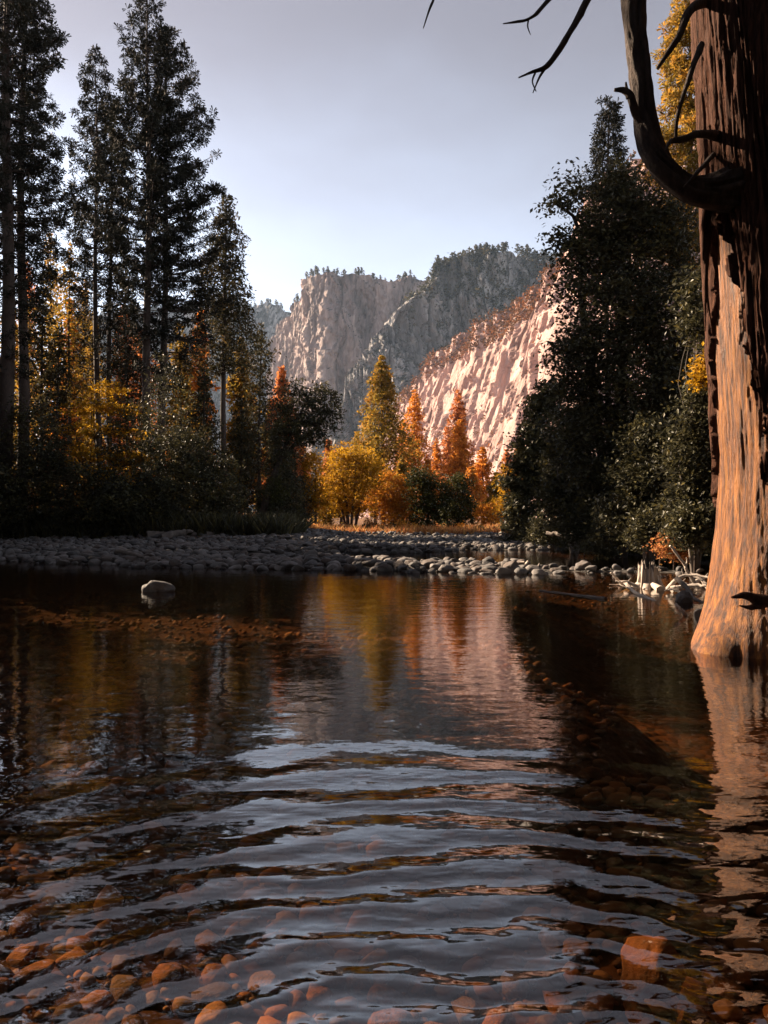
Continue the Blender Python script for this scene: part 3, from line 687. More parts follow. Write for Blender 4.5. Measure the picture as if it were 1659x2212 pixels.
broad_at('amber_tree', 'small amber-leaved tree with pale branches next to the gold maple', 845, 80, [(850, 1060, 36, 42), (825, 1085, 30, 36), (868, 1085, 30, 38), (852, 1120, 40, 26)], 132, 'amber', 8500, .24,
         stems=[[(838, 1152, 0), (842, 1100, 0), (850, 1040, 0)], [(836, 1152, 0), (820, 1100, .2), (812, 1060, 0)], [(842, 1152, 0), (862, 1110, 0), (872, 1070, 0)]], stem_r=.09, wood=M['stem'], clump=.7)
broad_at('yellow_tree', 'yellow-green columnar tree between leaning oak and gold maple', 682, 82, [(680, 1010, 26, 34), (672, 1050, 26, 36), (690, 1080, 28, 36), (660, 995, 18, 20)], 133, 'maple', 6000, .24, stem_r=.12, clump=.7)
broad_at('olive_tree', 'dark olive rounded tree right of the amber tree', 925, 78, [(910, 1060, 32, 52), (945, 1075, 32, 48), (925, 1115, 48, 34), (905, 1030, 22, 24)], 134, 'olive', 11000, .24, stem_r=.14, clump=.7)
broad_at('olive_tree', 'dark olive tree below the bright orange conifer', 988, 76, [(985, 1080, 34, 46), (1010, 1105, 26, 40), (970, 1120, 34, 34), (995, 1045, 22, 26)], 135, 'olive', 9500, .24, stem_r=.14, clump=.7)
broad_at('amber_bush', 'amber bush at the right end of the far shore', 1052, 74, [(1050, 1110, 22, 28), (1062, 1130, 18, 18)], 136, 'amber', 3600, .2, 'shrub', stem_r=.05)
broad_at('yellow_tree', 'yellow-green tree standing against the dark right bank', 1100, 88, [(1096, 1040, 22, 40), (1108, 1080, 24, 40), (1080, 1100, 20, 30)], 137, 'maple', 5500, .26, stem_r=.1, clump=.7)
broad_at('yellow_tree', 'low yellow bush-like tree under the small rust conifer', 715, 86, [(715, 1085, 24, 32), (700, 1115, 26, 26)], 138, 'golden', 4200, .24, stem_r=.08, clump=.6)

# ------------------------------------------------------------------ right bank: dark broadleaf trees
broad_at('cottonwood_tree', 'big dark broadleaf tree filling the right bank, sprays against the sky', 1335, 31,
         [(1340, 470, 90, 90), (1290, 560, 80, 80), (1420, 560, 90, 90), (1310, 680, 110, 100), (1440, 700, 110, 110), (1260, 790, 80, 90), (1370, 830, 120, 110), (1480, 860, 80, 110), (1255, 900, 60, 70), (1345, 385, 40, 55), (1400, 470, 70, 70), (1215, 440, 44, 18), (1240, 395, 26, 38), (1225, 520, 36, 34), (1470, 480, 40, 70), (1300, 985, 90, 90), (1395, 970, 90, 90), (1340, 1060, 90, 70)], 151, 'dark', 76000, .19,
         stems=[[(1335, 1185, 0), (1330, 1000, 0), (1345, 760, 0), (1340, 560, 0), (1345, 420, 0)], [(1330, 1100, 0), (1290, 850, .4), (1265, 650, .5), (1255, 480, .3), (1200, 430, .2)], [(1336, 1150, 0), (1400, 900, -.4), (1450, 700, -.4), (1470, 560, 0)]], stem_r=.22, clump=.62)
lowr = [(1160, 42, [(1150, 960, 50, 50), (1130, 1050, 48, 70), (1180, 1020, 56, 80), (1120, 1110, 40, 50), (1170, 890, 40, 40), (1190, 850, 40, 30)], 'dark', 19000, .24, 'dark bushy alder at the left end of the right bank'),
        (1240, 35, [(1240, 1010, 60, 80), (1220, 1090, 60, 60), (1270, 1080, 60, 70), (1230, 930, 50, 50)], 'dark', 22000, .2, 'dark alder in front of the big broadleaf tree'),
        (1400, 27, [(1390, 1040, 70, 90), (1440, 1080, 70, 80), (1360, 1110, 60, 60), (1420, 950, 60, 60), (1480, 1000, 60, 90)], 'dark', 26000, .16, 'dark leafy thicket beside the red-barked trunk'),
        (1500, 22, [(1500, 1000, 50, 110), (1520, 900, 40, 80), (1490, 1110, 50, 60), (1540, 1080, 40, 80), (1540, 780, 30, 90), (1520, 660, 36, 80)], 'dark', 22000, .14, 'dark narrow tree close behind the red-barked trunk')]
for k, (x, Y, lob, mt, n_, lf, lb) in enumerate(lowr):
    broad_at('dark_alder', lb, x, Y, lob, 160 + k, mt, n_, lf, stems=[[(x, 1190, 0), (x + 5, 1050, 0), (x, 930, 0)], [(x, 1190, 0), (x + 40, 1060, .3), (x + 50, 960, .3)], [(x, 1190, 0), (x - 30, 1080, -.3), (x - 40, 1000, -.2)]], stem_r=.09, group='dark alders on the right bank', clump=.5, wood=M['darkwood'])
broad_at('lit_branch_tree', 'small tree with yellow-green sunlit leaves beside the red-barked trunk', 1560, 17.5, [(1530, 800, 26, 28), (1518, 820, 18, 14), (1545, 775, 18, 18)], 170, 'maple', 1600, .10, stem_r=.05, clump=.25, per=14)
b = G(1315, 52)
w, c = pine_meshes(hgt(212, b, 52), .24, hgt(520, b, 52), 36 / F * 52, 171, tuft=.44, per=6, dens=1.3, whorl=.7, top_w=.25)
make_tree('pine_tree', 'narrow dark pine tip rising behind the big broadleaf tree', b, w, c, M['pine'])
b = G(1490, 40)
w, c = pine_meshes(hgt(-60, b, 40), .3, hgt(600, b, 40), 85 / F * 40, 172, tuft=.42, per=8, dens=1.5, whorl=.7)
make_tree('golden_pine', 'sunlit golden-green pine seen between the curved limb and red-barked trunk', b, w, c, M['golden'])
for k, (x, Y, r_, lb) in enumerate([(1455, 23, 40, 'reddish dry bush behind the driftwood stump'), (1140, 60, 30, 'reddish low bush at the upstream end of the right bank'), (1290, 30, 44, 'low dark bush at the water under the alders')]):
    broad_at('low_bush', lb, x, Y, [(x, 1180 if k != 1 else 1140, r_, 26), (x + 20, 1190 if k != 1 else 1145, r_ * .7, 20)], 180 + k, ('brush', 'brush', 'dark')[k], 2600, .10 if k != 1 else .18, 'shrub', stem_r=.03, clump=.3, per=14)

for k, (x, Y, r_, lb) in enumerate([(1125, 47, 34, 'low dark bush under the bushy alder'), (1195, 39, 46, 'low dark bush between the two alders'), (1262, 33, 50, 'dark bush at the foot of the big broadleaf tree'), (1345, 28, 60, 'dark bush between big broadleaf tree and the thicket'), (1425, 25, 60, 'dark bush in front of the leafy thicket'), (1500, 21, 50, 'dark bush behind the cedar roots')]):
    broad_at('bank_bush', lb, x, Y, [(x, 1130, r_, 40), (x - r_ * .5, 1155, r_ * .6, 28), (x + r_ * .5, 1150, r_ * .6, 30)], 190 + k, 'dark', 6500, .13, 'shrub', stem_r=.03, clump=.35, per=18, group='dark bushes along the right bank')
# ------------------------------------------------------------------ off-frame trees on the left shore whose shade falls on the pool
def copy_tree(src, label, loc, rotz, scale, group):
    t = src.copy(); COL.objects.link(t); t.location = loc; t.rotation_euler.z = rotz; t.scale = (scale,) * 3
    t['label'] = label; t['group'] = group
    for ch in src.children:
        c = ch.copy(); COL.objects.link(c); c.parent = t
    return t
PERP = np.array([cos(SUN_AZ) , sin(SUN_AZ)])           # across the sunlight
ALONG = np.array([-sin(SUN_AZ), cos(SUN_AZ)])
b0 = (-26, 6, .8)
w, c = spire_meshes(27, .35, 1.0, 3.6, 201, leaf=.62, n=17000, lumpy=.3, sharp=.45)
proto = make_tree('shade_fir', 'dense dark fir on the near left shore that shades the pool', b0, w, c, M['cedar'], group='shade firs on the near left shore')
SHADE = [(-8.0, 34, 1.0, 1.2), (-4.6, 31, .9, 1.2), (-1.4, 38, .6, 1.2), (.5, 44, .36, 1.4), (5.8, 34, 1.1, 1.3), (14.0, 34, .95, .95), (17.6, 38, .9, .68), (20.4, 43, 1.0, .66), (25, 52, 1.2, .80), (29.5, 61, 1.1, 1.5)]
for k, (cpos, tpos, sw_, sh_) in enumerate(SHADE):
    p = PERP * cpos + ALONG * tpos
    z = float(ground_z(np.array([p[0]]), np.array([p[1]]))[0])
    t = proto if k == 0 else copy_tree(proto, proto['label'], (0, 0, 0), 0, 1, proto['group'])
    t.location = (p[0], p[1], z); t.scale = (sw_, sw_, sh_); t.rotation_euler.z = k * 1.9

BEHIND = [(-9, -13), (-4, -16), (1, -14), (5.5, -17), (10, -12), (13, -6), (12.5, 0), (15, 5), (14, 11), (17, 16), (-14, -12), (-19, -6), (-22, 2)]  # unseen firs added to keep sky light off the shaded foreground
for k, (x, y) in enumerate(BEHIND):
    t = copy_tree(proto, 'unseen dark fir added around the viewpoint to dim the sky light', (x, y, float(ground_z(np.array([x]), np.array([y]))[0])), k * 2.3, 1.0, 'unseen firs added around the viewpoint')
    t.scale = (1.1, 1.1, .8 + .12 * (k % 4))

# ------------------------------------------------------------------ the red-barked cedar trunk at the right
AX_X, AX_Y = 4.70, 9.0
def cedar_trunk():
    t = thing('cedar_tree', 'old red-barked cedar with stripped orange trunk standing in the water', 'tree', (AX_X, AX_Y, -.4))
    nphi, nz = 380, 290
    zz = np.r_[np.linspace(-.15, 5.2, 220), np.linspace(5.25, 10.5, nz - 220)]
    phi = np.linspace(-pi, pi, nphi, endpoint=False)      # 0 faces the camera, negative is to the left
    PH, ZZ = np.meshgrid(phi, zz, indexing='ij')
    zc = np.clip(ZZ, 0, None)
    axx = -.062 * np.clip(ZZ - 2, 0, None); axy = .0 * ZZ
    r = np.interp(zc, [0, .25, .5, .9, 1.4, 2.2, 3.3, 4.4, 5.2, 6, 7.5, 10.5], [1.10, .97, .88, .80, .735, .69, .665, .64, .65, .62, .62, .52])
    # buttress roots
    root = np.exp(-zc / .38)
    lob = np.cos(PH * 5 + .6 + .5 * np.sin(PH * 2)) * .5 + .5
    r = r + root * (.20 * lob ** 1.5 - .12) + .035 * np.exp(-zc / 1.3) * np.cos(PH * 7 + 1) + .018 * np.cos(PH * 4 + ZZ * .5)
    arch = np.exp(-((PH + .95 + .25 * zc) / .07) ** 2) * np.exp(-(zc / .13) ** 2) + .8 * np.exp(-((PH + 1.42) / .07) ** 2) * np.exp(-(zc / .2) ** 2) + np.exp(-((PH + .2) / .12) ** 2) * np.exp(-(zc / .3) ** 2)
    r = r - .05 * arch
    cx, cy = np.cos(PH), np.sin(PH)
    tw = PH + .05 * ZZ + .06 * fbm(cx * 2, cy * 2, ZZ * .7, 4, 3)
    ctx, cty = np.cos(tw), np.sin(tw)
    fib = fbm(ctx * 26, cty * 26, ZZ * 1.1, 8, 4, .55)
    big = fbm(ctx * 5, cty * 5, ZZ * .9, 18, 3)
    core = r + .008 * fib + .016 * big + .006 * fbm(ctx * 60, cty * 60, ZZ * 2.0, 208, 2)
    knot = .025 * np.exp(-((PH + .9) / .09) ** 2 - ((ZZ - .9) / .12) ** 2) + .035 * np.exp(-((PH + .55) / .12) ** 2 - ((ZZ - .55) / .12) ** 2)
    core = core + knot
    # bark shell
    e1 = np.interp(ZZ, [0, 1.0, 1.4, 2.1, 2.7, 3.8, 4.6, 4.95, 5.2], np.radians([75, 40, -25, -42, -47, -52, -70, -86, -120]))
    e1 = e1 + .10 * fbm(ZZ * 3.0, PH * 0, None, 77, 4) + .05 * fbm(ctx * 30, cty * 30, ZZ * .6, 71, 2)
    left = -np.interp(ZZ, [0, 1.3, 1.8, 3.2, 4.9, 5.1], np.radians([190, 175, 108, 98, 88, 60])) + .05 * fbm(ZZ * 3, PH * 0, None, 78, 3)
    mask = (PH > e1) | (PH < left)
    mask &= ~((ZZ < 1.0 + .35 * fbm(ctx * 9, cty * 9, ZZ * 0, 79, 3)))
    fur = np.abs(fbm(ctx * 9, cty * 9, ZZ * .42, 90, 3, .5)); fur2 = np.abs(fbm(ctx * 22, cty * 22, ZZ * .8, 95, 3, .5)); shag = fbm(ctx * 40, cty * 40, ZZ * 1.6, 99, 3)
    bark_h = .075 - .085 * np.exp(-(fur / .12) ** 2) - .035 * np.exp(-(fur2 / .14) ** 2) + .014 * shag + .02 * fbm(ctx * 3, cty * 3, ZZ * .8, 101, 2)
    br = core + np.where(mask, bark_h, -.05)
    def pos(rad): return np.stack([axx + np.sin(PH) * rad, axy - np.cos(PH) * rad, ZZ + .4], -1).reshape(-1, 3)
    i = np.arange(nphi)[:, None]; i2 = (i + 1) % nphi; j = np.arange(nz - 1)[None]
    faces = np.stack([i * nz + j, i2 * nz + j, i2 * nz + j + 1, i * nz + j + 1], -1).reshape(-1, 4)
    mk = mask.ravel()[faces]
    # bare wood
    hid = mk.all(1)
    def compact(v, f, extra):
        u, inv = np.unique(f, return_inverse=True); return v[u], inv.reshape(f.shape), extra[u]
    stain = np.clip(.5 + .5 * fbm(ctx * 3, cty * 3, ZZ * .8, 121, 4), 0, 1)
    v, f, tn = compact(pos(core), faces[~hid], stain.ravel())
    obj('bare_wood', make_mesh('bare_wood', v, f, tn, True), wood_mat(), t)
    v, f, tn = compact(pos(br), faces[mk.any(1)], np.clip(bark_h / .09, 0, 1).ravel())
    obj('bark', make_mesh('bark', v, f, tn, True), bark_mat(), t)
    return t
def wood_mat():
    m, t, out = mat_new('stripped_orange_wood')
    n1 = noise_node(t, 3.0, 10, .7, (5, 5, .4), dist=.8); n2 = noise_node(t, 1.1, 5, .6, (1.6, 1.6, .7)); n3 = noise_node(t, 14, 7, .7, (5, 5, .35), dist=.6)
    r1 = ramp(t, [(.35, (.016, .005, .002)), (.45, (.085, .025, .005)), (.57, (.22, .074, .008)), (.74, (.34, .145, .018))]); t.links.new(n1.outputs['Fac'], r1.inputs[0])
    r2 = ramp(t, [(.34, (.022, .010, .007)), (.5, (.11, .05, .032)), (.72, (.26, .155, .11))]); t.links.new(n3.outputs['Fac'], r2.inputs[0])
    # grey weathering: low on the trunk and in patches
    geo = t.nodes.new('ShaderNodeNewGeometry'); sep = t.nodes.new('ShaderNodeSeparateXYZ'); t.links.new(geo.outputs['Position'], sep.inputs[0])
    w = node(t, 'ShaderNodeMapRange', **{'From Min': 1.9, 'From Max': .3}); w.clamp = True; t.links.new(sep.outputs['Z'], w.inputs[0])
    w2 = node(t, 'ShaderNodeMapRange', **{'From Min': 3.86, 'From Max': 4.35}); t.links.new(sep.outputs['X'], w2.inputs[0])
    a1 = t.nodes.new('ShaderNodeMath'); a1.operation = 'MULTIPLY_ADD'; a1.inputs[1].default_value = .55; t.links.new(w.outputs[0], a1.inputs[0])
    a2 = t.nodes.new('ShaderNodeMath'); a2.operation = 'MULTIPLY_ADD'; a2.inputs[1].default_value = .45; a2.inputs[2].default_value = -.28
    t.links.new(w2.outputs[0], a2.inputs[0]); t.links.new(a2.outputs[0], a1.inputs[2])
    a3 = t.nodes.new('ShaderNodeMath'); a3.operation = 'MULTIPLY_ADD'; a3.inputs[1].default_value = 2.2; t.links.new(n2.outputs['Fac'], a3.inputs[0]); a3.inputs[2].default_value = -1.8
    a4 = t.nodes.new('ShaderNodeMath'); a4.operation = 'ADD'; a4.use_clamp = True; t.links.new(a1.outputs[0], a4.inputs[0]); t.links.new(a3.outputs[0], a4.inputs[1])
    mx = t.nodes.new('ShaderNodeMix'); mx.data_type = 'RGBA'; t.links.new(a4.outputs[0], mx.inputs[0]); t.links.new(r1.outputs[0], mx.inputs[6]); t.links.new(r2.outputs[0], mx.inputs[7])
    d = node(t, 'ShaderNodeBsdfPrincipled', Roughness=.55); d.inputs['Specular IOR Level'].default_value = .35
    b = node(t, 'ShaderNodeBump', Strength=1.0, Distance=.022); t.links.new(n3.outputs['Fac'], b.inputs['Height'])
    t.links.new(mx.outputs[2], d.inputs['Base Color']); t.links.new(b.outputs[0], d.inputs['Normal']); t.links.new(d.outputs[0], out.inputs['Surface'])
    return m
def bark_mat():
    if 'redbark' in M: return M['redbark']
    m, t, out = mat_new('red_cedar_bark')
    n1 = noise_node(t, 5, 8, .7, (7, 7, .6), dist=.5)
    r1 = ramp(t, [(.3, (.016, .008, .006)), (.5, (.055, .023, .014)), (.7, (.115, .05, .03)), (.85, (.19, .095, .06))]); t.links.new(n1.outputs['Fac'], r1.inputs[0])
    d = node(t, 'ShaderNodeBsdfPrincipled', Roughness=.9); d.inputs['Specular IOR Level'].default_value = .15
    n2 = noise_node(t, 16, 6, .7, (6, 6, .5)); b = node(t, 'ShaderNodeBump', Strength=1, Distance=.02)
    t.links.new(n2.outputs['Fac'], b.inputs['Height']); t.links.new(b.outputs[0], d.inputs['Normal'])
    t.links.new(r1.outputs[0], d.inputs['Base Color']); t.links.new(d.outputs[0], out.inputs['Surface'])
    M['redbark'] = m
    return m
cedar = cedar_trunk()
M['limb'] = surf_mat('dark_cedar_limb', [(.3, (.016, .011, .009)), (.6, (.05, .033, .026)), (.85, (.11, .072, .056))], 6, (3, 3, 1), bump=.03, bump_scale=16)
def CP(x, y, Y): return (PX(x, Y) - AX_X, Y - AX_Y, PZ(y, Y) + .4)
def limb(name, pts, r, n=24, sides=10, rough=.25, seed=1, mat='limb', label=None):
    a = Acc(); P = bezier([CP(*p) for p in pts], n)
    rr = np.interp(np.linspace(0, 1, n), np.linspace(0, 1, len(r)), r)
    tube(a, P, rr, sides, rough, seed); o = obj(name, a.mesh(name), M[mat], cedar)
    if label: o['label'] = label
    return o
l1 = limb('limb', [(1680, 400, 9.0), (1600, 402, 8.75), (1530, 412, 8.6), (1480, 398, 8.55), (1430, 352, 8.55), (1402, 290, 8.6), (1390, 200, 8.65), (1380, 100, 8.7), (1372, 0, 8.75), (1360, -140, 8.8), (1330, -330, 8.8)], [.34, .26, .165, .135, .13, .125, .12, .118, .118, .11, .09], 200, 44, .26, 3, label='thick limb curving out and up from the cedar trunk')
limb('branch_stub', [(1398, 270, 8.6), (1378, 240, 8.55), (1366, 205, 8.5), (1350, 190, 8.5), (1330, 189, 8.5)], [.07, .055, .045, .035, .02], 20, 10, .3, 4)
limb('branch_stub', [(1362, 205, 8.5), (1357, 190, 8.5), (1355, 172, 8.5)], [.035, .022, .01], 8, 8, .2, 5)
limb('dead_branch', [(1560, 290, 8.9), (1515, 285, 8.5), (1480, 296, 8.3), (1452, 302, 8.2), (1440, 322, 8.2)], [.06, .05, .035, .025, .008], 20, 8, .3, 6)
limb('dead_branch', [(1462, 300, 8.25), (1466, 250, 8.2), (1480, 200, 8.2), (1500, 140, 8.3), (1520, 90, 8.5)], [.02, .022, .024, .03, .04], 22, 7, .25, 7)
limb('dead_branch', [(1540, -10, 8.9), (1495, 15, 8.4), (1470, 70, 8.3), (1445, 110, 8.2), (1424, 142, 8.2)], [.06, .05, .035, .03, .018], 20, 8, .3, 8)
limb('dead_branch', [(1545, 330, 8.8), (1500, 380, 8.4), (1478, 402, 8.3)], [.03, .02, .008], 12, 6, .2, 9)
# long bare twigs reaching out from the upper limb, above the frame, down into the sky
limb('bare_branch', [(1348, -220, 8.8), (1320, -130, 8.0), (1268, 0, 7.4), (1220, 85, 7.2), (1184, 135, 7.1), (1150, 150, 7.1), (1122, 162, 7.1)], [.07, .05, .034, .03, .024, .015, .007], 44, 8, .2, 10)
limb('twig', [(1186, 133, 7.1), (1168, 160, 7.1), (1153, 195, 7.1)], [.014, .011, .005], 12, 6, .2, 11)
limb('twig', [(1160, 147, 7.1), (1152, 170, 7.1), (1160, 192, 7.1)], [.010, .008, .004], 10, 6, .2, 12)
limb('bare_branch', [(1335, -300, 8.8), (1270, -120, 7.6), (1180, 0, 7.0), (1146, 32, 6.9), (1115, 40, 6.9), (1088, 44, 6.9)], [.06, .04, .020, .014, .010, .004], 34, 7, .2, 13)
limb('twig', [(1144, 33, 6.9), (1142, 50, 6.9), (1148, 68, 6.9)], [.009, .007, .003], 10, 6, .1, 14)
limb('bare_branch', [(1325, -330, 8.8), (1120, -160, 7.2), (960, -40, 6.8), (934, 0, 6.8), (915, 54, 6.8)], [.06, .035, .014, .012, .004], 30, 7, .2, 15)
limb('broken_branch', [(1680, 1302, 8.2), (1640, 1296, 7.95), (1610, 1286, 7.9), (1580, 1290, 7.85)], [.075, .06, .045, .012], 24, 12, .3, 16, 'redbark', 'broken stub branch low on the cedar trunk')
limb('broken_branch', [(1645, 1305, 7.95), (1622, 1312, 7.85), (1596, 1308, 7.85)], [.04, .028, .008], 14, 9, .3, 17, 'redbark')
# strips of loose bark hanging on the shaded rim
rs = np.random.default_rng(300)
for k in range(9):
    x0 = 1516 + rs.uniform(-4, 14); y0 = rs.uniform(430, 500); y1 = y0 + rs.uniform(90, 260)
    limb('bark_strip', [(x0 + 8, y0, 8.85), (x0, (y0 + y1) / 2, 8.8), (x0 + rs.uniform(-3, 12), y1, 8.85)], [.03, .02, .006], 14, 5, .4, 30 + k, 'redbark')

# ------------------------------------------------------------------ stones
def ico(level):
    t = (1 + 5 ** .5) / 2
    v = [(-1, t, 0), (1, t, 0), (-1, -t, 0), (1, -t, 0), (0, -1, t), (0, 1, t), (0, -1, -t), (0, 1, -t), (t, 0, -1), (t, 0, 1), (-t, 0, -1), (-t, 0, 1)]
    f = [(0, 11, 5), (0, 5, 1), (0, 1, 7), (0, 7, 10), (0, 10, 11), (1, 5, 9), (5, 11, 4), (11, 10, 2), (10, 7, 6), (7, 1, 8), (3, 9, 4), (3, 4, 2), (3, 2, 6), (3, 6, 8), (3, 8, 9), (4, 9, 5), (2, 4, 11), (6, 2, 10), (8, 6, 7), (9, 8, 1)]
    v = [np.array(a) / np.linalg.norm(a) for a in v]
    for _ in range(level):
        cache = {}; nf = []
        def mid(a, b):
            k = (min(a, b), max(a, b))
            if k not in cache:
                m = v[a] + v[b]; v.append(m / np.linalg.norm(m)); cache[k] = len(v) - 1
            return cache[k]
        for a, b, c in f:
            ab, bc, ca = mid(a, b), mid(b, c), mid(c, a); nf += [(a, ab, ca), (b, bc, ab), (c, ca, bc), (ab, bc, ca)]
        f = nf
    return np.array(v), np.array(f)
ICO = [ico(k) for k in range(4)]
def stone_shape(seed, lvl=2):
    V, Fc = ICO[lvl]
    d = 1 + .30 * fbm(V[:, 0] * 1.1 + seed * 3, V[:, 1] * 1.1, V[:, 2] * 1.1, seed, 3)
    v = V * d[:, None]
    rng = np.random.default_rng(seed)
    for k in range(7):                      # flattened facets
        n = rng.normal(size=3); n /= np.linalg.norm(n); lim = rng.uniform(.58, .9)
        ex = np.clip(v @ n - lim, 0, None); v = v - ex[:, None] * n * .9
    return v * np.array([.5, .5 * rng.uniform(.65, .95), .5 * rng.uniform(.36, .6)]), Fc
SHAPES = [stone_shape(400 + k) for k in range(16)]
SHAPES_MID = [stone_shape(400 + k, 1) for k in range(16)]; SHAPES_LOW = [stone_shape(400 + k, 0) for k in range(16)]
SMESH = None
def scatter(n, sampler, smin, smax, pw, rng, zlo, zhi, sep=.62, sink=.22):
    """dart throwing with a grid; returns x, y, z, size"""
    cell = 1.0; grid = {}; out = []
    X, Y = sampler(n)
    sz = smin + (smax - smin) * rng.uniform(0, 1, n) ** pw
    order = np.argsort(-sz); Z = ground_z(X, Y)
    for k in order:
        if not (zlo < Z[k] < zhi): continue
        cx, cy = int(math.floor(X[k] / cell)), int(math.floor(Y[k] / cell)); ok = True
        for i in (-1, 0, 1):
            for j in (-1, 0, 1):
                for (x, y, s) in grid.get((cx + i, cy + j), ()):
                    if (x - X[k]) ** 2 + (y - Y[k]) ** 2 < (sep * (s + sz[k]) * .5) ** 2: ok = False; break
                if not ok: break
            if not ok: break
        if ok:
            grid.setdefault((cx, cy), []).append((X[k], Y[k], sz[k])); out.append((X[k], Y[k], Z[k], sz[k]))
    return np.array(out)
def build_stones(S_, n_single, name, label, cat, group, mats, stuff_name, stuff_label, rng, sink=.25, score=None):
    meshes = []
    for (v, f) in SHAPES:
        me = make_mesh(name, v, f, np.full(len(v), rng.uniform(0, 1)), True); meshes.append(me)
    for me in meshes: me.materials.append(mats)
    x, y, z, s = S_.T
    vis = s / np.hypot(x, y) * (np.abs(x) < .5 * y + .3) * (y > .6)
    order = np.argsort(-vis)
    rz = rng.uniform(0, 2 * pi, len(s)); tilt = rng.normal(0, .18, (len(s), 2)); kk = rng.integers(0, len(SHAPES), len(s))
    for i in order[:n_single]:
        o = bpy.data.objects.new(name, meshes[kk[i]]); COL.objects.link(o)
        lb = label(x[i], y[i], s[i]) if callable(label) else label
        tag(o, lb[0], cat, lb[1])
        o.location = (x[i], y[i], z[i] + s[i] * sink * .55); o.scale = (s[i],) * 3
        o.rotation_euler = (tilt[i, 0], tilt[i, 1], rz[i])
    A = Acc(); rest = order[n_single:]
    app = s / np.hypot(x, y) * 769.0
    rest = rest[app[rest] > 2.0]
    for q, lod in [(q, lod) for q in range(len(SHAPES)) for lod in (0, 1)]:
        k = rest[(kk[rest] == q) & ((app[rest] > 9.0) == bool(lod))]
        if not len(k): continue
        v, f = (SHAPES_MID if lod else SHAPES_LOW)[q]
        c_, s_ = np.cos(rz[k]), np.sin(rz[k])
        R = np.zeros((len(k), 3, 3)); R[:, 0, 0] = c_; R[:, 0, 1] = -s_; R[:, 1, 0] = s_; R[:, 1, 1] = c_; R[:, 2, 2] = 1
        R[:, 2, 0] = tilt[k, 0]; R[:, 2, 1] = tilt[k, 1]
        V = np.einsum('nij,mj->nmi', R, v) * s[k][:, None, None] + np.stack([x[k], y[k], z[k] + s[k] * sink * .55], -1)[:, None]
        ff = (f[None] + (np.arange(len(k)) * len(v))[:, None, None]).reshape(-1, 3)
        A.add(V.reshape(-1, 3), ff, np.repeat(rng.uniform(0, 1, len(k)), len(v)))
    o = obj(stuff_name, A.mesh(stuff_name), mats); tag(o, stuff_label, 'stones', kind='stuff')
rngb = np.random.default_rng(500)
def samp_bar(n):
    Y = 19.5 + 49 * rngb.uniform(0, 1, n) ** 1.25; X = -(.52 * Y + 1) + rngb.uniform(0, 1, n) * (.52 * Y + 11); return X, Y
def stone_mat(name, stops, wetness=0):
    m, t, out = mat_new(name)
    oi = t.nodes.new('ShaderNodeAttribute'); oi.attribute_name = 'tone'
    inf = t.nodes.new('ShaderNodeObjectInfo')
    sm = t.nodes.new('ShaderNodeMath'); sm.operation = 'ADD'; t.links.new(oi.outputs['Fac'], sm.inputs[0]); t.links.new(inf.outputs['Random'], sm.inputs[1])
    fr = t.nodes.new('ShaderNodeMath'); fr.operation = 'FRACT'; t.links.new(sm.outputs[0], fr.inputs[0])
    n1 = noise_node(t, 3.0, 6, .65); 
    a = t.nodes.new('ShaderNodeMath'); a.operation = 'MULTIPLY_ADD'; a.inputs[1].default_value = .55; t.links.new(fr.outputs[0], a.inputs[0])
    b_ = t.nodes.new('ShaderNodeMath'); b_.operation = 'MULTIPLY'; b_.inputs[1].default_value = .5; t.links.new(n1.outputs['Fac'], b_.inputs[0]); t.links.new(b_.outputs[0], a.inputs[2])
    r = ramp(t, stops); t.links.new(a.outputs[0], r.inputs[0])
    d = node(t, 'ShaderNodeBsdfPrincipled', Roughness=.75); d.inputs['Specular IOR Level'].default_value = .3
    n2 = noise_node(t, 12, 6, .65); bm = node(t, 'ShaderNodeBump', Strength=.8, Distance=.02); t.links.new(n2.outputs['Fac'], bm.inputs['Height'])
    t.links.new(r.outputs[0], d.inputs['Base Color']); t.links.new(bm.outputs[0], d.inputs['Normal']); t.links.new(d.outputs[0], out.inputs['Surface'])
    return m
barm = stone_mat('bar_stone', [(.12, (.022, .021, .021)), (.3, (.055, .051, .05)), (.45, (.11, .103, .10)), (.55, (.075, .055, .045)), (.72, (.11, .103, .10)), (.95, (.21, .18, .165))])
bedm = stone_mat('bed_stone', [(.1, (.018, .012, .008)), (.3, (.05, .028, .014)), (.42, (.22, .095, .027)), (.55, (.06, .045, .032)), (.72, (.16, .10, .055)), (.95, (.42, .22, .07))])
ST = scatter(34000, samp_bar, .09, .58, 2.0, rngb, -.09, .75)
ST = ST[(ST[:, 0] < right_bank(ST[:, 1]) - .3)]
tipk = (ST[:, 0] > 4.3) & (ST[:, 1] < 30); ST = ST[~tipk | (rngb.uniform(0, 1, len(ST)) < .4)]
ST[(ST[:, 0] > 4.3) & (ST[:, 1] < 30), 3] *= .7
def bar_label(x, y, s):
    if x > 2.2 and y < 27: return ('rounded stone on the thin sunlit tip of the bar, toward the driftwood', 'stones on the sunlit tip of the bar')
    if y < near_edge(x) + 2.2: return ('rounded grey river stone in the row along the pool edge of the bar', 'stones along the pool edge of the bar')
    if y > 32: return ('rounded grey river stone far up the bar, behind the side channel', 'stones on the rear part of the bar')
    return ('rounded grey river stone in the middle of the gravel bar', 'stones in the middle of the bar')
build_stones(ST, 300, 'river_stone', bar_label, 'stone', None, barm, 'gravel_bar_stones', 'countless smaller grey river stones covering the gravel bar', rngb)
def samp_bed(n):
    Y = 1.2 + 21 * rngb.uniform(0, 1, n) ** 1.9; X = rngb.uniform(-1, 1, n) * (.54 * Y + .8); return X, Y
SB = scatter(22000, samp_bed, .03, .19, 2.6, rngb, -.72, -.17, .60)
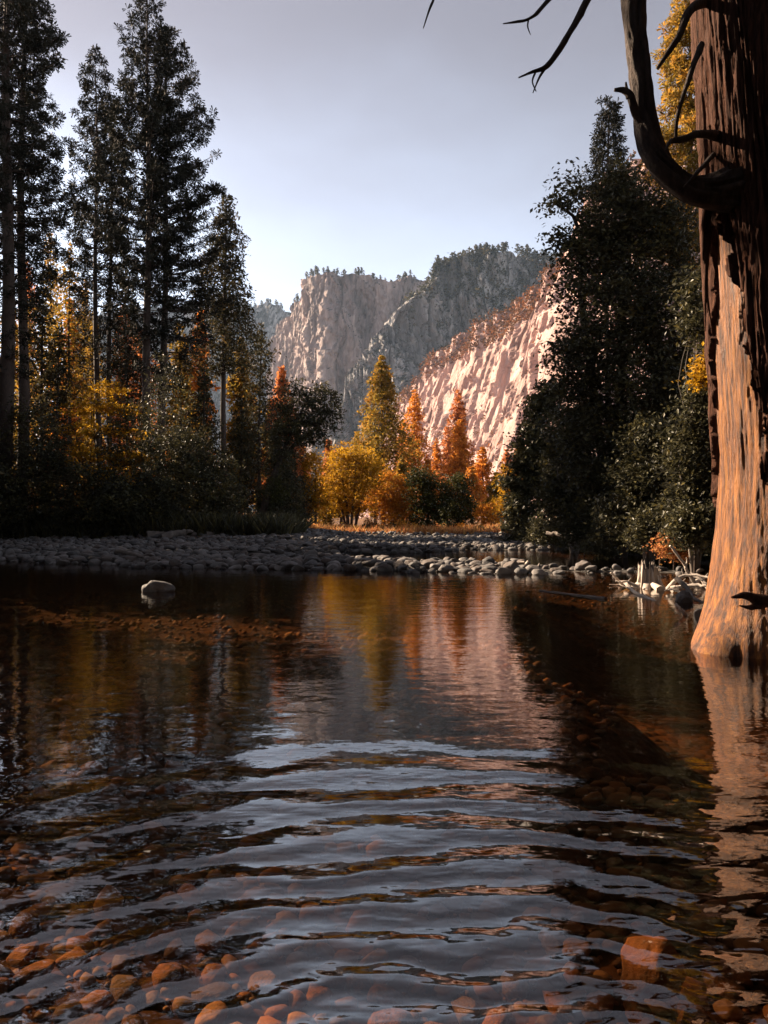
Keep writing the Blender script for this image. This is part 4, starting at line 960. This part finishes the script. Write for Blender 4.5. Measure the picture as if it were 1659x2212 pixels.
SB[:, 2] = np.minimum(SB[:, 2], -.06 - SB[:, 3] * .42)
build_stones(SB, 280, 'bed_cobble', ('rust-brown cobble lying under the clear water of the pool', 'cobbles on the riverbed of the pool'), 'cobble', None, bedm, 'riverbed_pebbles', 'countless rust-brown pebbles on the bed of the pool', rngb)

# single boulders that stand out
def boulder(name, label, x, y_px, w_px, hgt_m, seed, mat, squash=.55, Y=None, zoff=0.0, cat='boulder', rz=0.0):
    Yd = Y or F * 1.5 / (y_px - 1123)
    v, f = stone_shape(seed, 3); v = v.copy(); wd = w_px / F * Yd
    v[:, 0] *= wd / (v[:, 0].max() - v[:, 0].min()); v[:, 1] *= wd * .8 / (v[:, 1].max() - v[:, 1].min()); v[:, 2] *= hgt_m / (v[:, 2].max() - v[:, 2].min())
    v *= (1 + .03 * fbm(v[:, 0] * 9, v[:, 1] * 9, v[:, 2] * 9, seed, 3))[:, None]
    o = obj(name, make_mesh(name, v, f, np.full(len(v), .6), True), mat, None, (PX(x, Yd), Yd, zoff), rz); return tag(o, label, cat)
boulder('boulder', 'lone pale grey boulder breaking the surface of the pool', 345, 1276, 68, .40, 623, barm, zoff=.02, rz=.4)
boulder('boulder', 'largest orange-lit boulder at the sunlit tip of the bar', 1105, 1236, 40, .5, 612, barm, zoff=.12)
boulder('boulder', 'rounded boulder standing in shallow water beyond the bar tip', 1262, 1232, 46, .5, 613, barm, zoff=.05)
boulder('boulder', 'dark wet boulder beside the driftwood sticks', 1478, 1300, 42, .36, 614, barm, zoff=.02)
boulder('boulder', 'dark wet boulder against the cedar roots', 1516, 1312, 40, .34, 615, barm, zoff=.05, Y=11.2)
boulder('submerged_boulder', 'large rust-coloured boulder under water, biggest on the riverbed', 1400, 1985, 135, .24, 616, bedm, Y=3.0, zoff=-.24)
boulder('submerged_boulder', 'orange-brown boulder under water among sunlit cobbles', 300, 1830, 70, .18, 617, bedm, Y=3.7, zoff=-.2)

# ------------------------------------------------------------------ driftwood
def stick(name, label, pts, r, mat='wood', sides=7, twigs=(), cat='driftwood', seed=0, group=None):
    P = np.array([(PX(x, Y), Y, PZ(y, Y)) for x, y, Y in pts]); o = P[0].copy()
    t = thing(name, label, cat, tuple(o), 0, group)
    a = Acc(); q = bezier(P - o, 18); q += np.random.default_rng(seed).normal(0, r * .25, q.shape) * np.linspace(0, 1, 18)[:, None]
    tube(a, q, np.linspace(r, r * .4, 18), sides, .25, seed); obj('stem', a.mesh('stem'), M[mat], t)
    for k, tp in enumerate(twigs):
        T = np.array([(PX(x, Y), Y, PZ(y, Y)) for x, y, Y in tp]) - o
        a = Acc(); tube(a, bezier(T, 8), np.linspace(r * .5, r * .15, 8), 5, .2, seed + k); obj('twig', a.mesh('twig'), M[mat], t)
    return t
def wl(y): return F * 1.5 / (y - 1123)          # depth of a point on the water seen at y
stick('dead_branch', 'long pale dead branch standing up out of the driftwood pile', [(1508, 1272, 16.2), (1492, 1246, 16.2), (1472, 1212, 16.1), (1448, 1178, 16.0)], .05, twigs=[[(1480, 1226, 16.1), (1484, 1212, 16.1), (1482, 1204, 16.0)]], seed=1)
stick('dead_branch', 'pale bare stick slanting out of the water, with side twigs', [(1348, 1268, wl(1262)), (1334, 1252, 17.6), (1320, 1238, 17.6)], .045, twigs=[[(1340, 1262, 17.6), (1330, 1263, 17.6), (1316, 1262, 17.5)]], seed=2)
stick('dead_branch', 'forked grey stick lying along the water to a long point', [(1350, 1258, 17.0), (1372, 1280, 15.6), (1420, 1302, 14.2), (1470, 1328, wl(1325))], .045, twigs=[[(1368, 1276, 15.9), (1352, 1268, 16.2), (1338, 1262, 16.6)]], seed=3)
stick('dead_branch', 'short pale stick standing slanted in the dark water', [(1482, 1330, wl(1328)), (1470, 1316, 12.1), (1456, 1302, 12.2)], .04, seed=4)
stick('dead_branch', 'thick pale broken branch leaning against the stump', [(1426, 1274, 16.4), (1404, 1258, 16.9), (1392, 1248, 17.2)], .085, seed=5)
stick('dead_branch', 'arched grey branch over the driftwood pile', [(1442, 1272, 16.0), (1460, 1252, 15.8), (1490, 1242, 15.6), (1545, 1252, 15.2)], .055, mat='wood', twigs=[[(1480, 1245, 15.7), (1474, 1235, 15.7), (1472, 1228, 15.7)]], seed=6)
stick('dead_branch', 'dark crooked branch dipping into the water below the arched one', [(1462, 1250, 15.4), (1486, 1272, 14.8), (1500, 1292, 14.3), (1528, 1306, 13.8)], .055, mat='darkwood', seed=7)
stick('dead_branch', 'grey branch lying level under the arched branch', [(1450, 1270, 15.9), (1490, 1264, 15.6), (1550, 1264, 15.0)], .05, seed=8)
stick('dead_branch', 'thin grey branch crossing the driftwood pile toward the roots', [(1490, 1238, 16.4), (1520, 1256, 15.4), (1545, 1276, 14.4)], .035, mat='darkwood', seed=9)
stick('dead_branch', 'thin upright pale stick between stump and pile', [(1428, 1264, 16.7), (1424, 1250, 16.7), (1420, 1242, 16.7)], .04, seed=10)
stick('dead_branch', 'white broken branch end with the rocks of the pile', [(1460, 1272, 15.6), (1476, 1266, 15.8), (1470, 1256, 16.0)], .06, seed=14)
rd_ = np.random.default_rng(990)
for k, lb in enumerate(['thin bleached twig lying across the front of the driftwood pile', 'bleached forked stick behind the arched branch', 'grey twig poking up beside the stump', 'curved pale root piece in the driftwood pile', 'short bleached stick resting on the pile stones', 'slim pale stick leaning toward the cedar roots', 'dark wet stick half under the driftwood pile', 'thin pale stick jutting left from the stump']):
    x0 = (1470, 1500, 1412, 1450, 1490, 1530, 1462, 1380)[k]; y0 = (1280, 1258, 1262, 1276, 1272, 1270, 1288, 1268)[k]; Yq = wl(y0 - 6 + 10)
    L = rd_.uniform(34, 62); an = (2.9, .5, 1.4, .25, 2.4, 2.0, .1, 2.7)[k]; e = (x0 + L * cos(an), y0 - L * .55 * sin(an), Yq + .2)
    stick('dead_branch', lb, [(x0, y0, Yq), ((x0 + e[0]) / 2 + rd_.uniform(-4, 4), (y0 + e[1]) / 2 - 5, Yq + .1), e], rd_.uniform(.03, .05), mat='darkwood' if k == 6 else 'wood', twigs=[[((x0 + e[0]) / 2, (y0 + e[1]) / 2 - 4, Yq + .1), ((x0 + e[0]) / 2 + 8, (y0 + e[1]) / 2 - 14, Yq + .1)]], seed=60 + k)
stick('sunken_branch', 'long dark branch floating flat on the pool', [(1308, 1294, wl(1293)), (1260, 1288, wl(1287)), (1215, 1282, wl(1281)), (1164, 1276, wl(1276))], .05, mat='darkwood', seed=11)
stick('fallen_log', 'short dead log jutting from the right bank', [(1270, 1166, 36), (1225, 1156, 37), (1180, 1150, 38)], .2, mat='darkwood', seed=12)
stick('fallen_log', 'grey leaning log at the upstream end of the right bank', [(1130, 1178, 45), (1080, 1164, 48), (1060, 1156, 49)], .16, mat='darkwood', twigs=[[(1095, 1168, 47), (1075, 1160, 47), (1062, 1165, 47)]], seed=13)
logs = [([(318, 1158, 46.5), (360, 1154, 47), (408, 1154, 47.5)], .32, 'thick grey fallen log at the back of the gravel bar'), ([(350, 1162, 45.5), (385, 1152, 46), (412, 1146, 46.5)], .26, 'fallen log lying slanted across the thick grey log'),
        ([(445, 1158, 47), (480, 1157, 47.4), (520, 1157, 47.8)], .3, 'separate straight fallen log nearer to the leaning oak')]
for k, (p, r_, lb) in enumerate(logs): stick('fallen_log', lb, p, r_, mat='darkwood', sides=10, cat='log', seed=20 + k)
stick('driftwood_branch', 'dark driftwood branch caught between stones of the bar edge', [(252, 1190, 27.5), (285, 1196, 26.5), (310, 1204, 25.6), (318, 1212, 25)], .09, mat='darkwood', seed=25)
stick('driftwood_branch', 'pale twin driftwood sticks on the bar tip', [(1140, 1234, 22.5), (1136, 1222, 22.6), (1138, 1212, 22.7)], .07, twigs=[[(1160, 1230, 22.5), (1165, 1216, 22.6)], [(1132, 1214, 22.6), (1118, 1214, 22.7)]], seed=26)
def stump():
    Y = 17.0; b = (PX(1400, Y), Y, -.25)
    t = thing('tree_stump', 'weathered broken stump with splintered top in the shallows', 'stump', b)
    nphi, nz = 120, 40
    ph = np.linspace(0, 2 * pi, nphi, endpoint=False); u = np.linspace(0, 1, nz)
    PH, U = np.meshgrid(ph, u, indexing='ij'); c, s = np.cos(PH), np.sin(PH)
    top = .72 + .14 * fbm(c * 3, s * 3, None, 5, 3) + .10 * fbm(c * 9, s * 9, None, 6, 2)
    Z = U * top + .0
    r = .21 + .30 * np.exp(-Z / .22) * (.6 + .4 * np.cos(PH * 5 + 1)) + .035 * fbm(c * 7, s * 7, Z * 1.2, 7, 3) - .05 * np.exp(-(np.abs(fbm(c * 4, s * 4, Z * .5, 17, 2)) / .12) ** 2)
    v = np.stack([r * c, r * s, Z], -1).reshape(-1, 3)
    i = np.arange(nphi)[:, None]; i2 = (i + 1) % nphi; j = np.arange(nz - 1)[None]
    f = np.stack([i * nz + j, i2 * nz + j, i2 * nz + j + 1, i * nz + j + 1], -1).reshape(-1, 4)
    obj('stump_wood', make_mesh('stump_wood', v, f, None, True), M['wood'], t)
    inner = np.stack([r[:, -1] * .97 * c[:, -1], r[:, -1] * .97 * s[:, -1], Z[:, -1] - .005], -1)
    ctr = np.array([[0, 0, .42]]); vv = np.vstack([inner, inner * np.array([.7, .7, 1]) - np.array([0, 0, .16]), ctr])
    ff = [[k, (k + 1) % nphi, nphi + (k + 1) % nphi, nphi + k] for k in range(nphi)]; f3 = [[nphi + k, nphi + (k + 1) % nphi, 2 * nphi] for k in range(nphi)]
    obj('rotten_core', make_mesh('rotten_core', vv, [np.array(ff), np.array(f3)], None, True), M['darkwood'], t)
    for k, (a, L) in enumerate([(3.4, .7), (4.3, .5), (5.4, .6), (.3, .5), (2.4, .5)]):
        A = Acc(); tube(A, bezier([(.15 * cos(a), .15 * sin(a), .34), (.4 * cos(a), .4 * sin(a), .2), ((.4 + L * .6) * cos(a + .2), (.4 + L * .6) * sin(a + .2), .05)], 10), np.linspace(.11, .03, 10), 8, .3, k)
        obj('root', A.mesh('root'), M['wood'], t)
stump()

# ------------------------------------------------------------------ brush, grass and hillside scrub
def grass(name, label, n, sampler, h, mat, seed, clump=9):
    rng = np.random.default_rng(seed); X, Y = sampler(rng, n); Z = ground_z(X, Y)
    ok = Z > .04; X, Y, Z = X[ok], Y[ok], Z[ok]; n = len(X)
    k = np.repeat(np.arange(n), clump); m = len(k)
    base = np.stack([X[k], Y[k], Z[k] - .03], -1) + rng.normal(size=(m, 3)) * np.array([.12, .12, 0])
    hh = h * rng.uniform(.35, 1.2, m) * (.6 + .8 * rng.uniform(0, 1, n))[k]
    d = rng.normal(size=(m, 3)) * np.array([.45, .45, 0]) + np.array([0, 0, 1])
    p = np.cross(d, rng.normal(size=(m, 3))); p /= np.linalg.norm(p, axis=1)[:, None]
    w = .045 * h / .5
    V = np.stack([base - p * w, base + p * w, base + d * hh[:, None]], 1).reshape(-1, 3)
    a = Acc(); a.add(V, np.arange(m * 3).reshape(-1, 3), np.repeat(rng.uniform(0, 1, m), 3))
    o = obj(name, a.mesh(name, False), mat); return tag(o, label, 'grass', kind='stuff')
grass('shore_grass', 'dry orange grass and brush along the far sunlit shore', 5200, lambda r, n: (r.uniform(-16, 16, n), 63 + 26 * r.uniform(0, 1, n) ** 1.3), .55, M['brush'], 701)
grass('bank_grass', 'dark low grass along the left bank behind the bar', 4200, lambda r, n: (r.uniform(-32, -6, n), 47 + 10 * r.uniform(0, 1, n)), 1.1, M['dark'], 702)
def right_s(r, n):
    Y = 20 + 38 * r.uniform(0, 1, n); return right_bank(Y) + .5 + 3.5 * r.uniform(0, 1, n), Y
grass('bank_undergrowth', 'dark undergrowth along the foot of the right bank', 3000, right_s, .5, M['olive'], 703)
rng = np.random.default_rng(720)
for k in range(26):                                    # low bushes on the far shore
    x = rng.uniform(560, 1090); Y = rng.uniform(66, 78); r_ = rng.uniform(10, 22)
    mt = ('brush', 'amber', 'olive', 'brush')[k % 4]
    broad_at('shore_bush', {'brush': 'low dry reddish bush on the far sunlit shore', 'amber': 'low amber bush on the far sunlit shore', 'olive': 'low olive green bush on the far sunlit shore'}[mt], x, Y, [(x, 1150 - r_ * .5, r_, r_ * .8), (x + r_ * .6, 1150 - r_ * .3, r_ * .6, r_ * .5)], 730 + k, mt, 520, .2, 'shrub', stem_r=.02,
             group={'brush': 'dry reddish bushes on the far shore', 'amber': 'amber bushes on the far shore', 'olive': 'olive bushes on the far shore'}[mt], clump=.4, per=13)

def scrub(name, label, key, n, seed, lo, hi, size, mat, umin=0, umax=1, leafn=10, slope=.25):
    rng = np.random.default_rng(seed); V, Zt, n_b = CLIFFS[key]; nu, nv = V.shape[:2]
    i = rng.integers(int(umin * (nu - 2)), int(umax * (nu - 2)), n * 6); j = rng.integers(int(lo * (nv - n_b)), min(int(hi * (nv - n_b)), nv - 2), n * 6)
    p = V[i, j]; a = V[i + 1, j] - p; b_ = V[i, j + 1] - p; nn = np.cross(a, b_); nn /= np.linalg.norm(nn, axis=1)[:, None] + 1e-9
    pat = fbm(p[:, 0] / 60, p[:, 2] / 60, p[:, 1] / 60, seed, 3)
    ok = (np.abs(nn[:, 2]) + .5 * pat > slope); p = p[ok][:n]
    s = size * rng.uniform(.5, 1.4, len(p))
    k = np.repeat(np.arange(len(p)), leafn); g = rng.normal(size=(len(k), 3)) * np.array([.5, .5, .45])
    P = p[k] + g * s[k][:, None] + np.array([0, 0, .35]) * s[k][:, None]
    A = Acc(); tone = np.clip(np.repeat(rng.uniform(0, 1, len(p)), leafn) * .7 + rng.uniform(0, .3, len(k)), 0, 1)
    leaves(A, P, s[k] * .62, rng, tone, up=.3, aspect=.7)
    o = obj(name, A.mesh(name, False), mat); tag(o, label, 'scrub', kind='stuff')
scrub('cliff_scrub', 'brown scrub covering ledges of the sunlit pink cliff', 'sunlit_pink_cliff', 1500, 801, .02, 1.0, 4.2, M['hill'], 0, 1, 9, .85)
scrub('crest_scrub', 'band of brown scrub along the crest of the pink cliff', 'sunlit_pink_cliff', 2000, 804, .86, 1.08, 4.6, M['hill'], 0, .75, 10, -1)
scrub('dome_forest', 'dark forest scattered over the wooded granite dome', 'wooded_granite_dome', 2300, 802, .35, 1.1, 8, M['cedar'], .35, 1, 9, .62)
scrub('valley_forest', 'far dark forest at the foot of the cliffs', 'wooded_granite_dome', 3000, 803, 0, .32, 12, M['cedar'], 0, 1, 9, -1)
# skyline pines, one by one
rng = np.random.default_rng(830)
protos = []
for k in range(4):
    a = Acc(); H = 1.0
    tube(a, [(0, 0, -.15), (0, 0, .5), (0, 0, 1.)], [.03, .02, .005], 5)
    tube_n = a.n
    P_ = []; 
    for q in range(70):
        u = rng.uniform(.18, 1); P_.append(((rng.normal() * .20 * (1.05 - u) ** .7 + .02), rng.normal() * .20 * (1.05 - u) ** .7, u))
    leaves(a, np.array(P_), np.full(70, .2), rng, rng.uniform(0, 1, 70), up=.2, aspect=.6)
    protos.append(a.mesh('ridge_pine', False)); protos[-1].materials.append(M['cedar'])
for key, n, lb, gp, u0, u1, hs in (('granite_cliff_nose', 100, 'tiny dark pine on the flat top of the tall granite cliff', 'skyline pines on the tall cliff', .30, 1., 20), ('wooded_granite_dome', 110, 'tiny dark pine on the skyline of the wooded dome', 'skyline pines on the wooded dome', .42, .95, 20), ('far_ridge', 90, 'tiny dark pine on the low far ridge', 'skyline pines on the far ridge', .05, .8, 22)):
    V, Zt, n_b = CLIFFS[key]; nu, nv = V.shape[:2]
    for q in range(n):
        i = int(rng.uniform(u0, u1) * (nu - 1)); j = nv - n_b + int(rng.integers(0, 7)); p = V[i, j]
        o = bpy.data.objects.new('ridge_pine', protos[q % 4]); COL.objects.link(o)
        s = hs * rng.uniform(.45, 1.15); o.location = (p[0], p[1], p[2] - .5); o.scale = (s * 1.1, s * 1.1, s); o.rotation_euler.z = rng.uniform(0, 6.28)
        tag(o, lb, 'tree', gp)

# ------------------------------------------------------------------ haze
hv = np.array([[x, y, z] for z in (-60, 860) for x, y in ((-2450, -950), (2450, -950), (2450, 3200), (-2450, 3200))], float)
hf = np.array([[3, 2, 1, 0], [4, 5, 6, 7], [0, 1, 5, 4], [1, 2, 6, 5], [2, 3, 7, 6], [3, 0, 4, 7]])
hm, ht, ho = mat_new('valley_haze')
pv = ht.nodes.new('ShaderNodeVolumePrincipled'); pv.inputs['Color'].default_value = (.55, .74, 1.0, 1); pv.inputs['Density'].default_value = HAZE
pv.inputs['Anisotropy'].default_value = 0.0
ht.links.new(pv.outputs[0], ho.inputs['Volume'])
haze = obj('haze', make_mesh('haze', hv, hf), hm); tag(haze, 'pale blue haze filling the valley air', 'haze', kind='stuff')
